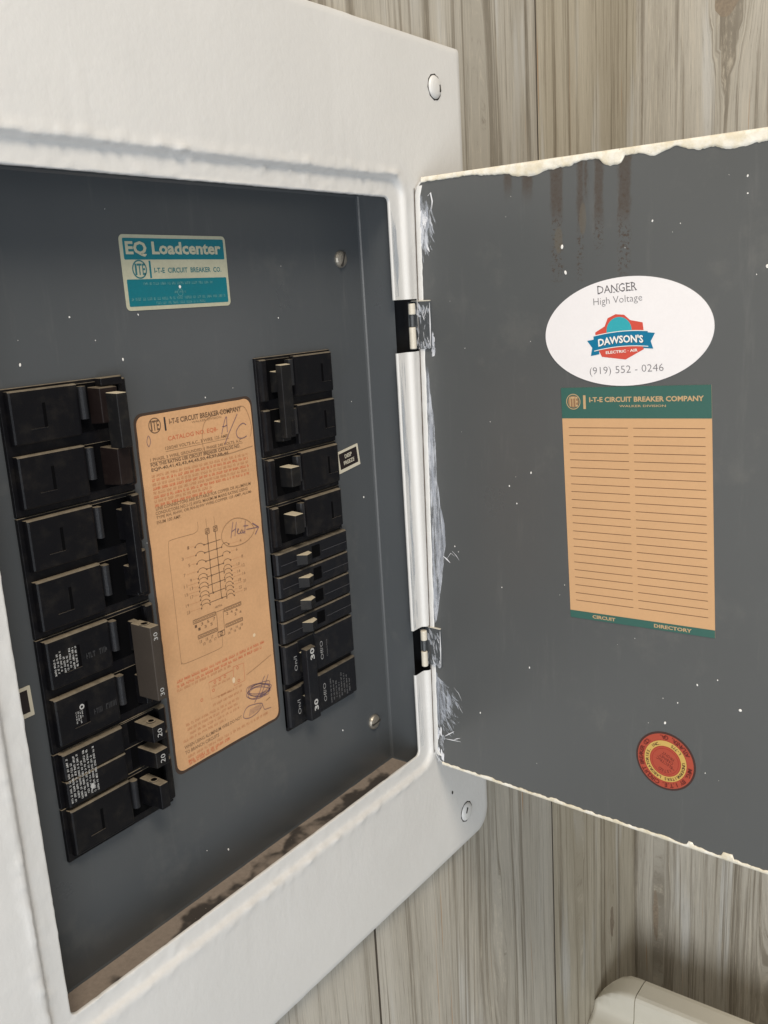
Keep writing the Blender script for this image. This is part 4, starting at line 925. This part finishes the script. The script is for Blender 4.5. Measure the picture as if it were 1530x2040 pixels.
for i in range(8): p.scrawl(-.50+.06*(i % 3), .50-.25*(i in (0, 3, 4)), .02+.15*i, .085, 'mark_white', .004)
p.build('fine_print', r)
p = Print(lambda u, v, hh_: (11.0+v, D-.500-hh_, zt-PITCH-1.2+u)); p.ring(.35, .45, .06, .12, 'mark_white', .004, 16)
for i, a in ((0, -.3), (1, -.2), (2, -.35), (3, -.1)): p.scrawl(a, .25, .1*i+.1, .06, 'mark_white', .004)
p.build('fine_print', r)
for k in range(2):
    p = Print(lambda u, v, hh_: (12.6+u, D-.502-hh_, zt-1.35-k*PITCH+v)); p.scrawl(-.6, .6, -.1, .26, 'mark_dim', .004); p.build('moulded_mark', r)
root = empty('circuit_breaker'); fn = col_fn(True); zt = ztop(7); tag(root, 'tandem black breaker with two toggles numbered 20 and a white print block', 'circuit breaker', GRP); base(fn, root, zt, 1)
for k in range(2):
    f = pole_face(fn, root, zt-.04-k*1.26, 1.2, mark=False); b_ = MB(fn); b_.box((3.8, .14, zt-.04-k*1.26-1.1), (5.26, .212, zt-.14-k*1.26), 'bay_black'); b_.build('handle_bay', f)
    hd = handle(fn, root, 4.15, 5.0, .15, 1.35, zt-1.12-k*1.26, zt-.22-k*1.26, mat='black_plastic', taper=.1)
    if k == 0: hole(fn, hd, 4.6, .85, zt-.22, .14)
    p = Print(face_print(True, 1.35)); p.text('20', 14.62-.20, 14.62+.20, zt-.68-k*1.26-.13, zt-.68-k*1.26+.13, 'mark_white', .006, rot=1.45); p.build('rating_number', hd)
p = Print(lambda u, v, hh_: (10.28+v, D-.500-hh_, zt-1.25+u))
for i in range(9): p.scrawl(-1.05+.1*(i in (2, 5)), 1.05-.3*(i in (1, 4, 7)), .04+.165*i, .095, 'mark_white', .004)
p.poly(ellipse(-.75, 1.15, .13, .1, 0, 14), 'mark_white', .005); p.build('fine_print', root)
r, fn, zt, fc = plain('', True, 8, 1, 'single pole black breaker at the foot of the outer column, below the numbered toggles')
hd = handle(fn, r, 4.05, 4.62, .15, 1.55, zt-1.75, zt-.45, mat='black_plastic', taper=.06); hole(fn, hd, 4.32, .9, zt-.46, .15)

# ================================================================== ivory appliance below
ap = empty('appliance_housing'); tag(ap, 'ivory plastic appliance housing with rounded corner low against the plank wall', 'appliance')
prof = [(63.0, -62), (63.0, -34.2), (62.9, -33.5), (62.6, -33.1), (62.1, -33.0), (61.2, -33.0), (60.4, -33.0), (60.05, -33.1), (59.85, -33.35), (59.75, -34.0), (59.7, -35.2), (59.5, -35.7), (58.8, -36.0), (57.6, -36.5), (56.2, -37.4), (54.6, -38.8), (53.9, -42), (53.6, -62)]
def apl(y, d):
    cx, cz = 59.3, -48
    return [(min(max(x, 53.6+d*.35), 63-d), y, min(z, -33-d*.75) if z > -50 else z) for x, z in prof]
b_ = MB(); b_.loft([apl(.28, 2.6), apl(-.1, 1.9), apl(-.7, 1.2), apl(-1.4, .62), apl(-2.2, .24), apl(-3.0, .04), apl(-3.55, 0)], 'shell_ivory', cap0=True); b_.build('end_cap', ap, smooth_=True)
b_ = MB(); b_.loft([apl(-3.55, .06), apl(-3.63, .06)], 'seam_tan'); b_.build('seam', ap)
b_ = MB(); b_.loft([apl(-3.63, 0), apl(-30, 0), apl(-58, 0)], 'shell_ivory', cap1=True); b_.build('top_shell', ap, smooth_=False, bevel=0)
